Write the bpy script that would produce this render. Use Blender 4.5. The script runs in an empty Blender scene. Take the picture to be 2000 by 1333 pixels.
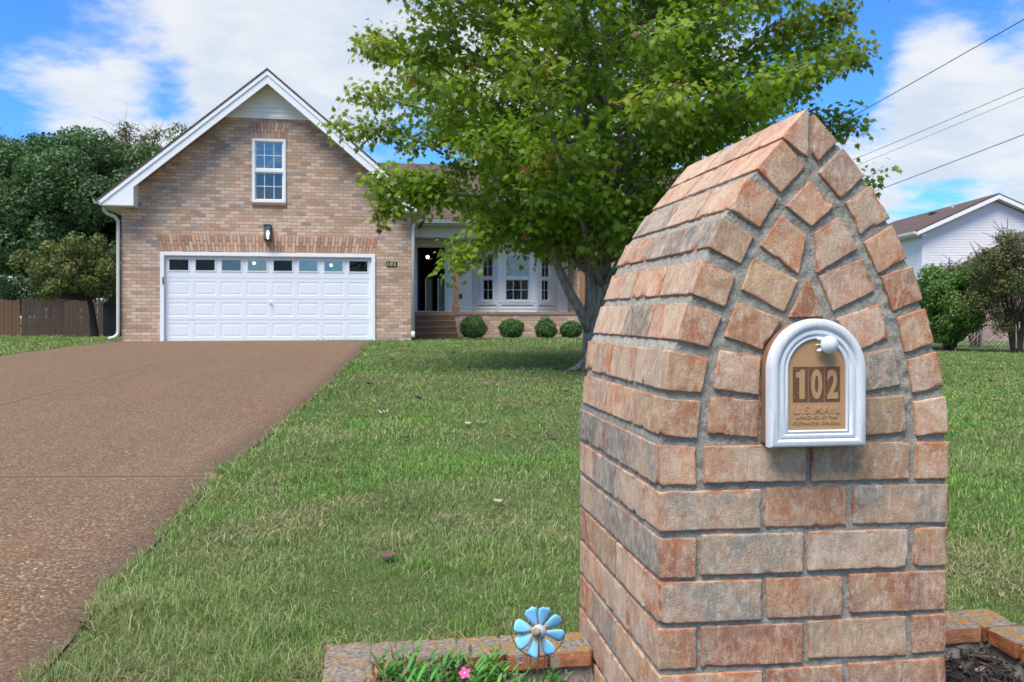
import bpy, math, random
import numpy as np
from mathutils import Vector, Matrix
from mathutils.geometry import tessellate_polygon
S = bpy.context.scene
COL = S.collection
R = math.radians
random.seed(7)
rng = np.random.default_rng(7)
EZ = 0.95

# ------------------------------------------------------------------ camera
cam_d = bpy.data.cameras.new('camera')
cam = bpy.data.objects.new('camera', cam_d); COL.objects.link(cam)
cam.location = (0, 0, EZ); cam.rotation_euler = (R(90), 0, 0)
cam_d.sensor_width = 36; cam_d.lens = 36*1700/2000
cam_d.shift_y = -48.5/2000
cam_d.clip_start = 0.05; cam_d.clip_end = 3000
cam_d.dof.use_dof = True; cam_d.dof.focus_distance = 1.75; cam_d.dof.aperture_fstop = 16
S.camera = cam

# ------------------------------------------------------------------ light
SUN_DIR = Vector((-0.26, -0.42, 0.87)).normalized()      # towards the sun
SUN_EL = math.asin(SUN_DIR.z); SUN_AZ = math.atan2(SUN_DIR.x, SUN_DIR.y)
sd = bpy.data.lights.new('sun', 'SUN'); sd.energy = 2.65; sd.angle = R(34); sd.color = (1, .94, .84)
so = bpy.data.objects.new('sun', sd); COL.objects.link(so)
so.rotation_euler = (-SUN_DIR).to_track_quat('-Z', 'Y').to_euler(); so.location = (0, 0, 30)
S.view_settings.view_transform = 'Standard'; S.view_settings.look = 'None'
S.view_settings.exposure = 1.15; S.view_settings.gamma = 1.0
SKY_BLOBS = []   # filled below: (px, py, radius, weight)

class NT:
    """tiny node-tree helper"""
    def __init__(s, tree): s.t = tree; s.n = tree.nodes; s.l = tree.links
    def new(s, typ, **k):
        nd = s.n.new(typ)
        for a, v in k.items(): setattr(nd, a, v)
        return nd
    def put(s, sock, v):
        if isinstance(v, bpy.types.NodeSocket): s.l.new(v, sock)
        elif isinstance(v, (tuple, list)) and len(v) == 3 and sock.type == 'RGBA': sock.default_value = (*v, 1)
        else: sock.default_value = v
    def math(s, op, a, b=0.0, c=None, clamp=False):
        nd = s.new('ShaderNodeMath', operation=op, use_clamp=clamp)
        s.put(nd.inputs[0], a); s.put(nd.inputs[1], b)
        if c is not None: s.put(nd.inputs[2], c)
        return nd.outputs[0]
    def vmath(s, op, a, b=(0, 0, 0)):
        nd = s.new('ShaderNodeVectorMath', operation=op)
        s.put(nd.inputs[0], a)
        if op == 'SCALE': s.put(nd.inputs['Scale'], b)
        else: s.put(nd.inputs[1], b)
        return nd.outputs['Value'] if op in ('DOT_PRODUCT', 'LENGTH', 'DISTANCE') else nd.outputs[0]
    def noise(s, vec, scale, detail=3, rough=.55, dim='3D', out='Fac', dist=0.0):
        nd = s.new('ShaderNodeTexNoise', noise_dimensions=dim)
        if vec is not None: s.put(nd.inputs['Vector'], vec)
        nd.inputs['Scale'].default_value = scale; nd.inputs['Detail'].default_value = detail
        nd.inputs['Roughness'].default_value = rough; nd.inputs['Distortion'].default_value = dist
        return nd.outputs[out]
    def ramp(s, fac, stops, interp='LINEAR'):
        nd = s.new('ShaderNodeValToRGB'); cr = nd.color_ramp; cr.interpolation = interp
        while len(cr.elements) < len(stops): cr.elements.new(0.5)
        for e, (p, c) in zip(cr.elements, stops):
            e.position = p; e.color = (*c, 1) if len(c) == 3 else c
        s.put(nd.inputs[0], fac); return nd.outputs[0]
    def mr(s, v, a, b, c=0.0, d=1.0):
        nd = s.new('ShaderNodeMapRange'); s.put(nd.inputs[0], v)
        for i, x in enumerate((a, b, c, d)): nd.inputs[i+1].default_value = x
        return nd.outputs[0]
    def mix(s, fac, a, b, mode='MIX'):
        nd = s.new('ShaderNodeMix', data_type='RGBA', blend_type=mode)
        s.put(nd.inputs[0], fac); s.put(nd.inputs[6], a); s.put(nd.inputs[7], b)
        return nd.outputs[2]
    def sep(s, v):
        nd = s.new('ShaderNodeSeparateXYZ'); s.put(nd.inputs[0], v); return nd.outputs
    def comb(s, x, y, z):
        nd = s.new('ShaderNodeCombineXYZ')
        for i, v in enumerate((x, y, z)): s.put(nd.inputs[i], v)
        return nd.outputs[0]
    def bump(s, h, strength=.5, dist=.01, normal=None):
        nd = s.new('ShaderNodeBump'); s.put(nd.inputs['Height'], h)
        nd.inputs['Strength'].default_value = strength; nd.inputs['Distance'].default_value = dist
        if normal is not None: s.put(nd.inputs['Normal'], normal)
        return nd.outputs[0]

# ------------------------------------------------------------------ sky
def build_world():
    w = bpy.data.worlds.new('World'); S.world = w; w.use_nodes = True
    T = NT(w.node_tree); T.n.clear()
    out = T.new('ShaderNodeOutputWorld'); bg = T.new('ShaderNodeBackground')
    T.l.new(bg.outputs[0], out.inputs[0])
    sky = T.new('ShaderNodeTexSky', sky_type='NISHITA'); sky.sun_disc = False
    sky.sun_elevation = SUN_EL; sky.sun_rotation = SUN_AZ
    sky.air_density = 1.0; sky.dust_density = 0.15; sky.ozone_density = 3.0
    d = T.vmath('NORMALIZE', T.new('ShaderNodeTexCoord').outputs['Generated'])
    x, y, z = T.sep(d)[:3]
    zz = T.math('ADD', T.math('MAXIMUM', z, 0.0), 0.16)
    p = T.comb(T.math('DIVIDE', x, zz), T.math('DIVIDE', y, zz), 0.0)
    p = T.vmath('ADD', p, (3.1, 7.7, 0.4))
    n1 = T.noise(p, 1.35, 9, .58, dist=.25)
    n2 = T.noise(p, 4.2, 7, .6)
    dens = T.math('ADD', T.math('MULTIPLY', n1, .72), T.math('MULTIPLY', n2, .28))
    for px, py, rad, wt in SKY_BLOBS:
        v = Vector(((px-1000)/1700, 1, (618-py)/1700)).normalized()
        dist = T.vmath('DISTANCE', d, tuple(v))
        e = T.math('EXPONENT', T.math('MULTIPLY', T.math('POWER', T.math('DIVIDE', dist, rad), 2.0), -1.0))
        dens = T.math('ADD', dens, T.math('MULTIPLY', e, wt))
    cov = T.new('ShaderNodeMapRange', interpolation_type='SMOOTHSTEP')
    T.put(cov.inputs[0], dens); cov.inputs[1].default_value = .435; cov.inputs[2].default_value = .575
    cov = cov.outputs[0]
    shade = T.noise(p, 2.4, 7, .62, dist=.4)
    cl = T.mix(T.mr(shade, .38, .62), (3.9, 4.4, 4.95), (5.15, 5.25, 5.35))
    skyc = T.mix(1.0, sky.outputs[0], (.38, .80, 1.30), 'MULTIPLY')
    skyc = T.mix(T.math('MULTIPLY', cov, .95), skyc, cl)
    T.put(bg.inputs[0], skyc); bg.inputs[1].default_value = 0.080
SKY_BLOBS += [(60, -20, .07, -.12), (250, -10, .06, -.09), (328, 170, .035, -.13), (250, 205, .04, -.06), (30, 235, .04, -.08), (60, 120, .05, .08), (440, 95, .02, -.07), (110, 110, .08, .07), (240, 130, .05, .05), (480, 120, .12, .06), (600, 60, .12, .06), (1000, 100, .2, .05), (1650, 60, .09, -.15), (1580, 180, .08, -.09),
              (1690, 210, .05, -.08), (1940, 60, .05, -.10), (1810, 100, .04, .08), (1720, 140, .03, .06), (1900, 230, .09, .10), (1740, 330, .06, .06), (1790, 412, .03, -.08)]
build_world()

# ------------------------------------------------------------------ tagging, meshes
def tag(o, label=None, cat=None, group=None, kind=None):
    if label: o['label'] = label
    if cat: o['category'] = cat
    if group: o['group'] = group
    if kind: o['kind'] = kind
    return o
def empty(name, loc=(0, 0, 0), rz=0, label=None, cat=None, group=None, parent=None):
    o = bpy.data.objects.new(name, None); COL.objects.link(o)
    o.location = loc; o.rotation_euler = (0, 0, rz); o.empty_display_size = .1
    if parent: o.parent = parent
    return tag(o, label, cat, group)
def copy_tree(o, parent=None):
    c = o.copy(); COL.objects.link(c)
    if parent: c.parent = parent
    for ch in list(o.children): copy_tree(ch, c)
    return c
def link(name, me, mat, parent=None):
    if mat is not None:
        for m in (mat if isinstance(mat, (list, tuple)) else [mat]): me.materials.append(m)
    o = bpy.data.objects.new(name, me); COL.objects.link(o)
    if parent: o.parent = parent
    return o
def np_mesh(name, V, F, mat, parent=None, smooth=False, cols=None, attrs=None):
    """V (n,3); F list of (m,k) index arrays"""
    if isinstance(F, np.ndarray): F = [F]
    F = [f for f in F if len(f)]
    me = bpy.data.meshes.new(name)
    V = np.asarray(V, dtype=np.float32); me.vertices.add(len(V)); me.vertices.foreach_set('co', V.ravel())
    idx = np.concatenate([f.ravel() for f in F]).astype(np.int32)
    cnt = np.concatenate([np.full(len(f), f.shape[1]) for f in F]).astype(np.int32)
    st = np.concatenate([[0], np.cumsum(cnt)[:-1]]).astype(np.int32)
    me.loops.add(len(idx)); me.loops.foreach_set('vertex_index', idx)
    me.polygons.add(len(cnt)); me.polygons.foreach_set('loop_start', st); me.polygons.foreach_set('loop_total', cnt)
    if smooth: me.polygons.foreach_set('use_smooth', np.ones(len(cnt), dtype=bool))
    me.update(calc_edges=True)
    for k, a in (cols or {}).items():
        at = me.attributes.new(k, 'FLOAT_COLOR', 'POINT')
        c = np.ones((len(V), 4), dtype=np.float32); c[:, :3] = a; at.data.foreach_set('color', c.ravel())
    for k, a in (attrs or {}).items():
        at = me.attributes.new(k, 'FLOAT', 'POINT'); at.data.foreach_set('value', np.asarray(a, dtype=np.float32))
    return link(name, me, mat, parent)

class MB:
    """collects simple solids, then builds ONE mesh object"""
    def __init__(s, M=None): s.v = []; s.f = []; s.M = M
    def add(s, vs, fs):
        n = len(s.v)
        for p in vs:
            p = Vector(p)
            s.v.append(s.M @ p if s.M is not None else p)
        s.f += [tuple(i+n for i in f) for f in fs]
        return s
    def box(s, x0, x1, y0, y1, z0, z1):
        return s.add([(x0, y0, z0), (x1, y0, z0), (x1, y1, z0), (x0, y1, z0), (x0, y0, z1), (x1, y0, z1), (x1, y1, z1), (x0, y1, z1)],
                     [(0, 3, 2, 1), (4, 5, 6, 7), (0, 1, 5, 4), (1, 2, 6, 5), (2, 3, 7, 6), (3, 0, 4, 7)])
    def prism(s, poly, y0, y1, holes=()):
        """poly in (x,z), extruded along y; holes allowed"""
        loops = [list(poly)] + [list(h) for h in holes]
        tri = tessellate_polygon([[Vector((p[0], p[1], 0)) for p in l] for l in loops])
        flat = [p for l in loops for p in l]; n = len(flat)
        vs = [(p[0], y0, p[1]) for p in flat] + [(p[0], y1, p[1]) for p in flat]
        fs = [tuple(t) for t in tri] + [tuple(i+n for i in reversed(t)) for t in tri]
        k = 0
        for l in loops:
            m = len(l)
            for i in range(m): a = k+i; b = k+(i+1) % m; fs.append((a, b, b+n, a+n))
            k += m
        return s.add(vs, fs)
    def hull(s, p8): return s.add(p8, [(0, 3, 2, 1), (4, 5, 6, 7), (0, 1, 5, 4), (1, 2, 6, 5), (2, 3, 7, 6), (3, 0, 4, 7)])
    def tube(s, pts, r, seg=8, cap=True):
        pts = [Vector(p) for p in pts]; rr = r if isinstance(r, (list, tuple)) else [r]*len(pts)
        vs = []; fs = []; up = None
        for i, p in enumerate(pts):
            t = (pts[min(i+1, len(pts)-1)] - pts[max(i-1, 0)]).normalized()
            if up is None: up = t.orthogonal().normalized()
            up = (up - t*up.dot(t)).normalized(); b = t.cross(up)
            for k in range(seg):
                a = 2*math.pi*k/seg; vs.append(p + (up*math.cos(a) + b*math.sin(a))*rr[i])
        for i in range(len(pts)-1):
            for k in range(seg):
                a = i*seg+k; b2 = i*seg+(k+1) % seg; fs.append((a, b2, b2+seg, a+seg))
        if cap: fs.append(tuple(reversed(range(seg)))); n = (len(pts)-1)*seg; fs.append(tuple(n+k for k in range(seg)))
        return s.add(vs, fs)
    def lathe(s, prof, M=None, seg=24):
        vs = []; fs = []
        for r, h in prof:
            for k in range(seg):
                a = 2*math.pi*k/seg; v = Vector((r*math.cos(a), r*math.sin(a), h)); vs.append(M @ v if M else v)
        for i in range(len(prof)-1):
            for k in range(seg):
                a = i*seg+k; b = i*seg+(k+1) % seg; fs.append((a, b, b+seg, a+seg))
        fs.append(tuple(reversed(range(seg)))); n = (len(prof)-1)*seg; fs.append(tuple(n+k for k in range(seg)))
        return s.add(vs, fs)
    def laps(s, rows, y, pitch=.1, out=.012):
        out *= 1.7
        """clapboards: rows = function z -> (x0,x1) or None; z list"""
        z0, z1, fx = rows; z = z0
        while z < z1-1e-4:
            zt = min(z+pitch, z1); a = fx(z); b = fx(zt)
            if a and b:
                s.add([(a[0], y-out, z), (a[1], y-out, z), (b[1], y-.001, zt), (b[0], y-.001, zt), (a[0], y, z), (a[1], y, z)],
                      [(0, 1, 2, 3), (0, 4, 5, 1)])
            z = zt
        return s
    def build(s, name, mat, parent=None, smooth=False, bevel=0):
        me = bpy.data.meshes.new(name); me.from_pydata([tuple(v) for v in s.v], [], s.f); me.update()
        if smooth: me.polygons.foreach_set('use_smooth', [True]*len(me.polygons))
        o = link(name, me, mat, parent)
        if bevel:
            b = o.modifiers.new('bevel', 'BEVEL'); b.width = bevel; b.segments = 2; b.limit_method = 'ANGLE'; b.angle_limit = R(40)
        return o

def hash01(ix, iy, iz, seed):
    h = (ix.astype(np.int64)*73856093) ^ (iy.astype(np.int64)*19349663) ^ (iz.astype(np.int64)*83492791) ^ (seed*2654435761)
    h &= 0xffffffff
    h = (h ^ (h >> 15))*2246822519 & 0xffffffff
    h = (h ^ (h >> 13))*3266489917 & 0xffffffff
    return ((h ^ (h >> 16)) & 0xffffffff)/4294967295.0
def vnoise(P, scale, seed=0):
    P = np.asarray(P, dtype=float)*scale; i = np.floor(P).astype(np.int64); f = P-i; f = f*f*(3-2*f); r = 0
    for dx in (0, 1):
        for dy in (0, 1):
            for dz in (0, 1):
                w = (f[:, 0] if dx else 1-f[:, 0])*(f[:, 1] if dy else 1-f[:, 1])*(f[:, 2] if dz else 1-f[:, 2])
                r = r + w*hash01(i[:, 0]+dx, i[:, 1]+dy, i[:, 2]+dz, seed)
    return r
def sms(t): t = np.clip(t, 0, 1); return t*t*(3-2*t)
def gh(x, y):
    x = np.asarray(x, float); y = np.asarray(y, float)
    r = .344*np.clip((y-2.5)/17.5, 0, 1) - .0145*np.clip(y-22, 0, 60)
    w = 1-sms((x-2.0)/6)
    return r*w + (1-w)*(-.11*np.clip((y-6)/23, 0, 1))
def g1(x, y): return float(gh(x, y))

# ------------------------------------------------------------------ materials
MATS = {}
def mat(name, col=(.5, .5, .5), rough=.6, metal=0, bumps=None, var=None, build=None, spec=.5, emit=None):
    if name in MATS: return MATS[name]
    m = bpy.data.materials.new(name); m.use_nodes = True; T = NT(m.node_tree)
    b = T.n['Principled BSDF']; b.inputs['Roughness'].default_value = rough; b.inputs['Metallic'].default_value = metal
    b.inputs['Specular IOR Level'].default_value = spec
    T.b = b; oc = T.new('ShaderNodeTexCoord').outputs['Object']; T.oc = oc
    if build: build(T, b)
    else:
        c = col
        if var:   # (scale, amount, second colour)
            c = T.mix(T.math('MULTIPLY', T.mr(T.noise(oc, var[0], 5, .6), .35, .7), var[1], clamp=True), col, var[2])
        T.put(b.inputs['Base Color'], c)
        if bumps: T.put(b.inputs['Normal'], T.bump(T.noise(oc, bumps[0], 4, .6), bumps[1], bumps[2]))
    if emit: b.inputs['Emission Color'].default_value = (*emit[0], 1); b.inputs['Emission Strength'].default_value = emit[1]
    MATS[name] = m; return m

# wall brick of the house: laid from cells of (x+y, z)
def brick_nodes(T, b, L=.225, H=.0813, j=.010, stops=None, vert=False, slant=0):
    x, y, z = T.sep(T.oc)[:3]
    u = T.math('ADD', x, y); v = z
    if vert: u, v = v, u
    row = T.math('FLOOR', T.math('DIVIDE', v, H))
    off = T.math('MULTIPLY', T.math('FLOORED_MODULO', row, 2.0), .5)
    uu = T.math('ADD', T.math('DIVIDE', u, L), off)
    cu = T.math('FLOOR', uu); fu = T.math('FRACT', uu); fv = T.math('FRACT', T.math('DIVIDE', v, H))
    wn = T.new('ShaderNodeTexWhiteNoise', noise_dimensions='2D'); T.put(wn.inputs['Vector'], T.comb(cu, row, 0.0))
    du = T.math('MULTIPLY', T.math('MINIMUM', fu, T.math('SUBTRACT', 1.0, fu)), L)
    dv = T.math('MULTIPLY', T.math('MINIMUM', fv, T.math('SUBTRACT', 1.0, fv)), H)
    d = T.math('MINIMUM', du, dv)
    d = T.math('ADD', d, T.math('MULTIPLY', T.math('SUBTRACT', T.noise(T.oc, 60, 2), .5), .003))
    mask = T.mr(d, j*.42, j*.78)
    c = T.ramp(wn.outputs['Value'], stops)
    c = T.mix(T.mr(T.noise(T.oc, 16, 4, .65), .35, .75, 0, .35), c, (.36, .25, .19))
    c = T.mix(T.mr(T.noise(T.oc, .7, 3), .45, .75, 0, .25), c, (.30, .26, .22))
    mo = T.mix(T.noise(T.oc, 80, 2), (.20, .165, .135), (.33, .28, .23))
    T.put(b.inputs['Base Color'], T.mix(mask, mo, c))
    h = T.math('ADD', mask, T.math('MULTIPLY', T.noise(T.oc, 90, 3), .5))
    T.put(b.inputs['Normal'], T.bump(h, .6, .006))
WALL = [(0, (.60, .41, .29)), (.14, (.50, .29, .18)), (.28, (.66, .49, .37)), (.42, (.40, .27, .185)), (.50, (.27, .24, .21)), (.58, (.68, .51, .39)),
        (.72, (.44, .25, .15)), (.82, (.66, .46, .33)), (.92, (.70, .51, .38)), (1, (.26, .235, .205))]
m_wall = mat('house brick', rough=.9, build=lambda T, b: brick_nodes(T, b, stops=WALL))
SOLD = [(0, (.44, .24, .15)), (.4, (.38, .19, .12)), (.7, (.50, .30, .20)), (.9, (.32, .18, .13)), (1, (.42, .30, .22))]
def soldier(T, b):
    pr = T.new('ShaderNodeAttribute', attribute_name='tint').outputs['Color']
    T.put(b.inputs['Base Color'], T.mix(T.mr(T.noise(T.oc, 25, 4), .4, .7, 0, .4), pr, (.45, .31, .23)))
    T.put(b.inputs['Normal'], T.bump(T.noise(T.oc, 90, 3), .4, .005))
m_sold = mat('lintel brick', rough=.9, build=soldier)
m_mort_h = mat('wall mortar', (.17, .14, .12), .95)
m_white = mat('white trim', (.80, .82, .84), .45, var=(3, .25, (.66, .69, .72)))
m_door = mat('garage door paint', (.72, .76, .81), .42, var=(2.2, .22, (.64, .71, .79)), bumps=(120, .08, .002))
m_siding = mat('vinyl siding', (.90, .88, .82), .55, var=(1.3, .3, (.66, .65, .60)))
m_siding2 = mat('pale vinyl siding', (.78, .78, .78), .55, var=(.6, .3, (.60, .62, .67)))
m_soffit = mat('cream soffit', (.60, .54, .42), .6, var=(3, .3, (.5, .44, .34)))
m_gutter = mat('gutter paint', (.56, .55, .51), .5, var=(4, .3, (.46, .45, .41)))
m_wood = mat('stained porch wood', (.32, .165, .075), .6, var=(9, .6, (.22, .11, .05)), bumps=(60, .3, .004))
m_teal = mat('teal door paint', (.006, .050, .085), .4, var=(5, .3, (.012, .08, .12)))
m_dark = mat('black metal', (.015, .014, .013), .4)
m_inside = mat('dim interior', (.10, .058, .042), .8, var=(2, .5, (.13, .08, .06)))
m_sill = mat('brown sill', (.30, .16, .11), .8, var=(20, .5, (.2, .1, .07)))
m_bulb = mat('lit bulb', (1, .8, .5), emit=((1, .72, .38), 9))
def shingle(T, b, base=((.070, .044, .037), (.125, .080, .068))):
    x, y, z = T.sep(T.oc)[:3]
    u = T.math('ADD', x, T.math('MULTIPLY', y, .35)); v = T.math('MULTIPLY', z, 9.0)
    row = T.math('FLOOR', v); uu = T.math('ADD', T.math('MULTIPLY', u, 4.5), T.math('MULTIPLY', row, .37))
    wn = T.new('ShaderNodeTexWhiteNoise', noise_dimensions='2D'); T.put(wn.inputs['Vector'], T.comb(T.math('FLOOR', uu), row, 0.0))
    c = T.mix(wn.outputs['Value'], *base)
    c = T.mix(T.mr(T.noise(T.oc, 60, 3), .3, .7, 0, .5), c, (.07, .045, .04))
    T.put(b.inputs['Base Color'], c); T.put(b.inputs['Normal'], T.bump(T.math('FRACT', v), .5, .01))
m_roof = mat('brown shingles', rough=.95, build=shingle)
def glassy(name, tint=(.02, .022, .025), refl=.35, ns=1.4, nb=.05):
    m = bpy.data.materials.new(name); m.use_nodes = True; T = NT(m.node_tree); T.n.clear()
    o = T.new('ShaderNodeOutputMaterial'); gl = T.new('ShaderNodeBsdfGlossy'); gl.inputs['Roughness'].default_value = .03
    gl.inputs['Color'].default_value = (.95, .88, .80, 1)
    tr = T.new('ShaderNodeBsdfTransparent'); tr.inputs[0].default_value = (*tint, 1); mx = T.new('ShaderNodeMixShader')
    oc = T.new('ShaderNodeTexCoord').outputs['Object']
    n = T.bump(T.noise(oc, ns, 3), 1.0, nb); T.l.new(n, gl.inputs['Normal'])
    f = T.math('ADD', T.math('MULTIPLY', T.new('ShaderNodeFresnel').outputs[0], 1.3), refl, clamp=True)
    T.l.new(f, mx.inputs[0]); T.l.new(tr.outputs[0], mx.inputs[1]); T.l.new(gl.outputs[0], mx.inputs[2]); T.l.new(mx.outputs[0], o.inputs[0])
    return m
m_glass = glassy('window glass', (.55, .58, .6), .08, 1.4, .006)
m_glass_sky = glassy('sky reflecting glass', (.4, .45, .5), .20, 1.6, .02)
m_glass_clear = glassy('clear glass', (.85, .88, .9), .05)
m_glass_dk = glassy('dark pane glass', (.10, .10, .10), -.02)

def foliage(name, trans=.3, rough=.55, spec=.35):
    m = bpy.data.materials.new(name); m.use_nodes = True; T = NT(m.node_tree)
    b = T.n['Principled BSDF']; b.inputs['Roughness'].default_value = rough; b.inputs['Specular IOR Level'].default_value = spec
    c = T.new('ShaderNodeAttribute', attribute_name='col').outputs['Color']; T.put(b.inputs['Base Color'], c)
    t = T.new('ShaderNodeBsdfTranslucent'); T.put(t.inputs[0], T.mix(1.0, c, (1.15, 1.3, .6), 'MULTIPLY'))
    mx = T.new('ShaderNodeMixShader'); mx.inputs[0].default_value = trans
    o = T.n['Material Output']; T.l.new(b.outputs[0], mx.inputs[1]); T.l.new(t.outputs[0], mx.inputs[2]); T.l.new(mx.outputs[0], o.inputs[0])
    return m
m_leaf = foliage('maple leaves', .5, .45)
m_grass = foliage('grass blades', .25, .6, .25)
m_foliage = foliage('tree foliage', .25, .5)
m_bark = mat('bark', rough=.95, build=lambda T, b: (T.put(b.inputs['Base Color'], T.mix(T.mr(T.noise(T.vmath('MULTIPLY', T.oc, (1, 1, .25)), 28, 5, .65), .35, .68), (.13, .11, .09), (.36, .315, .265))),
             T.put(b.inputs['Normal'], T.bump(T.noise(T.vmath('MULTIPLY', T.oc, (1, 1, .25)), 40, 4), .9, .02))))
m_darkbark = mat('dark bark', (.055, .042, .033), .95, var=(12, .7, (.02, .016, .013)))

# ------------------------------------------------------------------ ground
DR = [(-3.42, 21.4), (-3.365, 21.03), (-2.96, 17.4), (-2.573, 14.11), (-2.30, 11.7), (-2.088, 9.86), (-1.903, 7.89), (-1.78, 6.58), (-1.708, 5.48), (-1.65, 4.92), (-1.55, 4.25), (-1.47, 3.73),
      (-1.417, 3.3), (-1.352, 2.91), (-1.29, 2.58), (-1.23, 2.26), (-1.10, 1.5), (-.95, .6), (-.7, -.5), (-.3, -1.5), (.4, -2.6)]
_dy = np.array([p[1] for p in DR][::-1]); _dx = np.array([p[0] for p in DR][::-1])
def drive_r(y): return np.interp(y, _dy, _dx)
_ly = np.array([-3, 4, 10, 15.1, 17.3, 19.4, 21.4]); _lx = np.array([-8.4, -8.0, -8.3, -8.89, -9.13, -9.16, -9.2])
def drive_l(y): return np.interp(y, _ly, _lx)

def grid_mesh(name, xs, ys, zf, mat_, kind=None, **k):
    X, Y = np.meshgrid(xs, ys); V = np.stack([X.ravel(), Y.ravel(), zf(X.ravel(), Y.ravel())], 1)
    nx, ny = len(xs), len(ys); i = (np.arange(ny-1)[:, None]*nx + np.arange(nx-1)[None]).ravel()
    o = np_mesh(name, V, np.stack([i, i+1, i+1+nx, i+nx], 1), mat_, smooth=True, **k)
    if kind: o['kind'] = kind
    return o
def soil(T, b):
    n = T.noise(T.oc, .9, 5, .6); n2 = T.noise(T.oc, 30, 4, .7)
    c = T.mix(T.mr(n, .35, .65), (.055, .105, .030), (.10, .125, .05))
    c = T.mix(T.mr(n2, .4, .7, 0, .8), c, (.12, .10, .055))
    T.put(b.inputs['Base Color'], c); T.put(b.inputs['Normal'], T.bump(n2, .8, .03))
m_soil = mat('turf soil', rough=1, spec=.1, build=soil)
_far = np.concatenate([-np.geomspace(400, 26, 9), np.linspace(-24, 24, 97), np.geomspace(26, 400, 9)])
_fy = np.concatenate([[-60, -20, -8], np.linspace(-4, 40, 111), np.geomspace(42, 900, 12)])
tag(grid_mesh('ground', _far, _fy, gh, m_soil), kind='structure')

def pebbles(T, b):
    P = T.oc
    vo = T.new('ShaderNodeTexVoronoi', feature='F1'); vo.inputs['Scale'].default_value = 100; vo.inputs['Randomness'].default_value = 1
    T.put(vo.inputs['Vector'], P)
    wn = T.sep(vo.outputs['Color'])
    c = T.ramp(wn[0], [(0, (.13, .068, .036)), (.2, (.23, .12, .06)), (.36, (.075, .045, .030)), (.5, (.26, .15, .082)), (.62, (.15, .08, .045)), (.74, (.31, .135, .05)), (.84, (.12, .095, .080)), (.93, (.31, .235, .165)), (.99, (.36, .31, .25)), (.998, (.55, .53, .49)), (1, (.6, .58, .55))])
    edge = T.mr(vo.outputs['Distance'], .45, .85)
    c = T.mix(T.math('MULTIPLY', edge, .8), c, (.055, .036, .026))
    big = T.noise(P, .55, 4, .6)
    c = T.mix(T.mr(big, .38, .68, 0, .32), c, (.13, .10, .08))
    st = T.noise(T.vmath('MULTIPLY', P, (1, .3, 1)), 2.1, 5, .6)
    c = T.mix(T.mr(st, .5, .75, 0, .30), c, (.27, .155, .09))
    c = T.mix(1.0, c, (1.02, 1.02, .91), 'MULTIPLY')
    c = T.mix(T.mr(T.sep(vo.outputs['Color'])[1], .88, .93, 0, .60), c, (.38, .31, .235))
    c = T.mix(T.mr(T.noise(P, 1.6, 6, .7), .58, .72, 0, .35), c, (.09, .072, .06))
    c = T.mix(T.mr(T.noise(P, 38, 5, .7), .35, .68, 0, .45), c, (.07, .052, .042))
    c = T.mix(.06, c, (.30, .25, .20))
    # damp dirt along the grass edge
    ed = T.new('ShaderNodeAttribute', attribute_name='edge').outputs['Fac']
    ed = T.math('ADD', ed, T.math('MULTIPLY', T.math('SUBTRACT', T.noise(P, 3.5, 4), .5), .25))
    c = T.mix(T.mr(ed, .02, .26, .62, 0), c, (.085, .058, .046))
    px, py = T.sep(P)[:2]
    def dist(v): return T.math('ABSOLUTE', v)
    j1 = dist(T.math('SUBTRACT', py, T.math('ADD', 4.90, T.math('MULTIPLY', px, .02))))
    j2 = T.math('ADD', dist(T.math('SUBTRACT', py, T.math('ADD', 9.68, T.math('MULTIPLY', px, .14)))), .002)
    j4 = T.math('ADD', dist(T.math('SUBTRACT', py, T.math('ADD', 14.9, T.math('MULTIPLY', px, .15)))), .002)
    j3 = T.math('MULTIPLY', dist(T.math('ADD', px, T.math('ADD', 3.716, T.math('MULTIPLY', py, .1283)))), .99)
    jt = T.math('MINIMUM', T.math('MINIMUM', T.math('MINIMUM', j1, j2), j3), j4)
    jn = T.math('ADD', jt, T.math('MULTIPLY', T.math('SUBTRACT', T.noise(P, 9, 3), .5), .05))
    c = T.mix(T.mr(jn, .01, .07, .30, 0), c, (.30, .20, .13))
    c = T.mix(T.mr(jt, .008, .022, .85, 0), c, (.05, .035, .028))
    T.put(b.inputs['Base Color'], c)
    h = T.math('SUBTRACT', 1.0, vo.outputs['Distance'])
    T.put(b.inputs['Normal'], T.bump(h, .8, .005))
m_drive = mat('exposed aggregate', rough=.9, spec=.12, build=pebbles)
def build_drive():
    ys = np.concatenate([np.linspace(-2.5, 4.0, 130), np.linspace(4.03, 6, 66)[0:], np.linspace(6.05, 21.35, 300)]); s = np.linspace(0, 1, 90)**1.0
    L = drive_l(ys)[:, None]; Rr = drive_r(ys)[:, None]; X = L + (Rr-L)*(1-(1-s[None])**1.6); Y = np.repeat(ys[:, None], len(s), 1)
    x = X.ravel(); y = Y.ravel(); z = gh(x, y)+.007 + .003*vnoise(np.stack([x, y, x*0], 1), 1.2, 3)
    nx, ny = len(s), len(ys); i = (np.arange(ny-1)[:, None]*nx + np.arange(nx-1)[None]).ravel()
    edge = np.minimum(drive_r(y)-x, 1.0)
    o = np_mesh('driveway', np.stack([x, y, z], 1), np.stack([i, i+1, i+1+nx, i+nx], 1), m_drive, smooth=True, attrs={'edge': edge})
    o['kind'] = 'structure'
build_drive()

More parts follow.
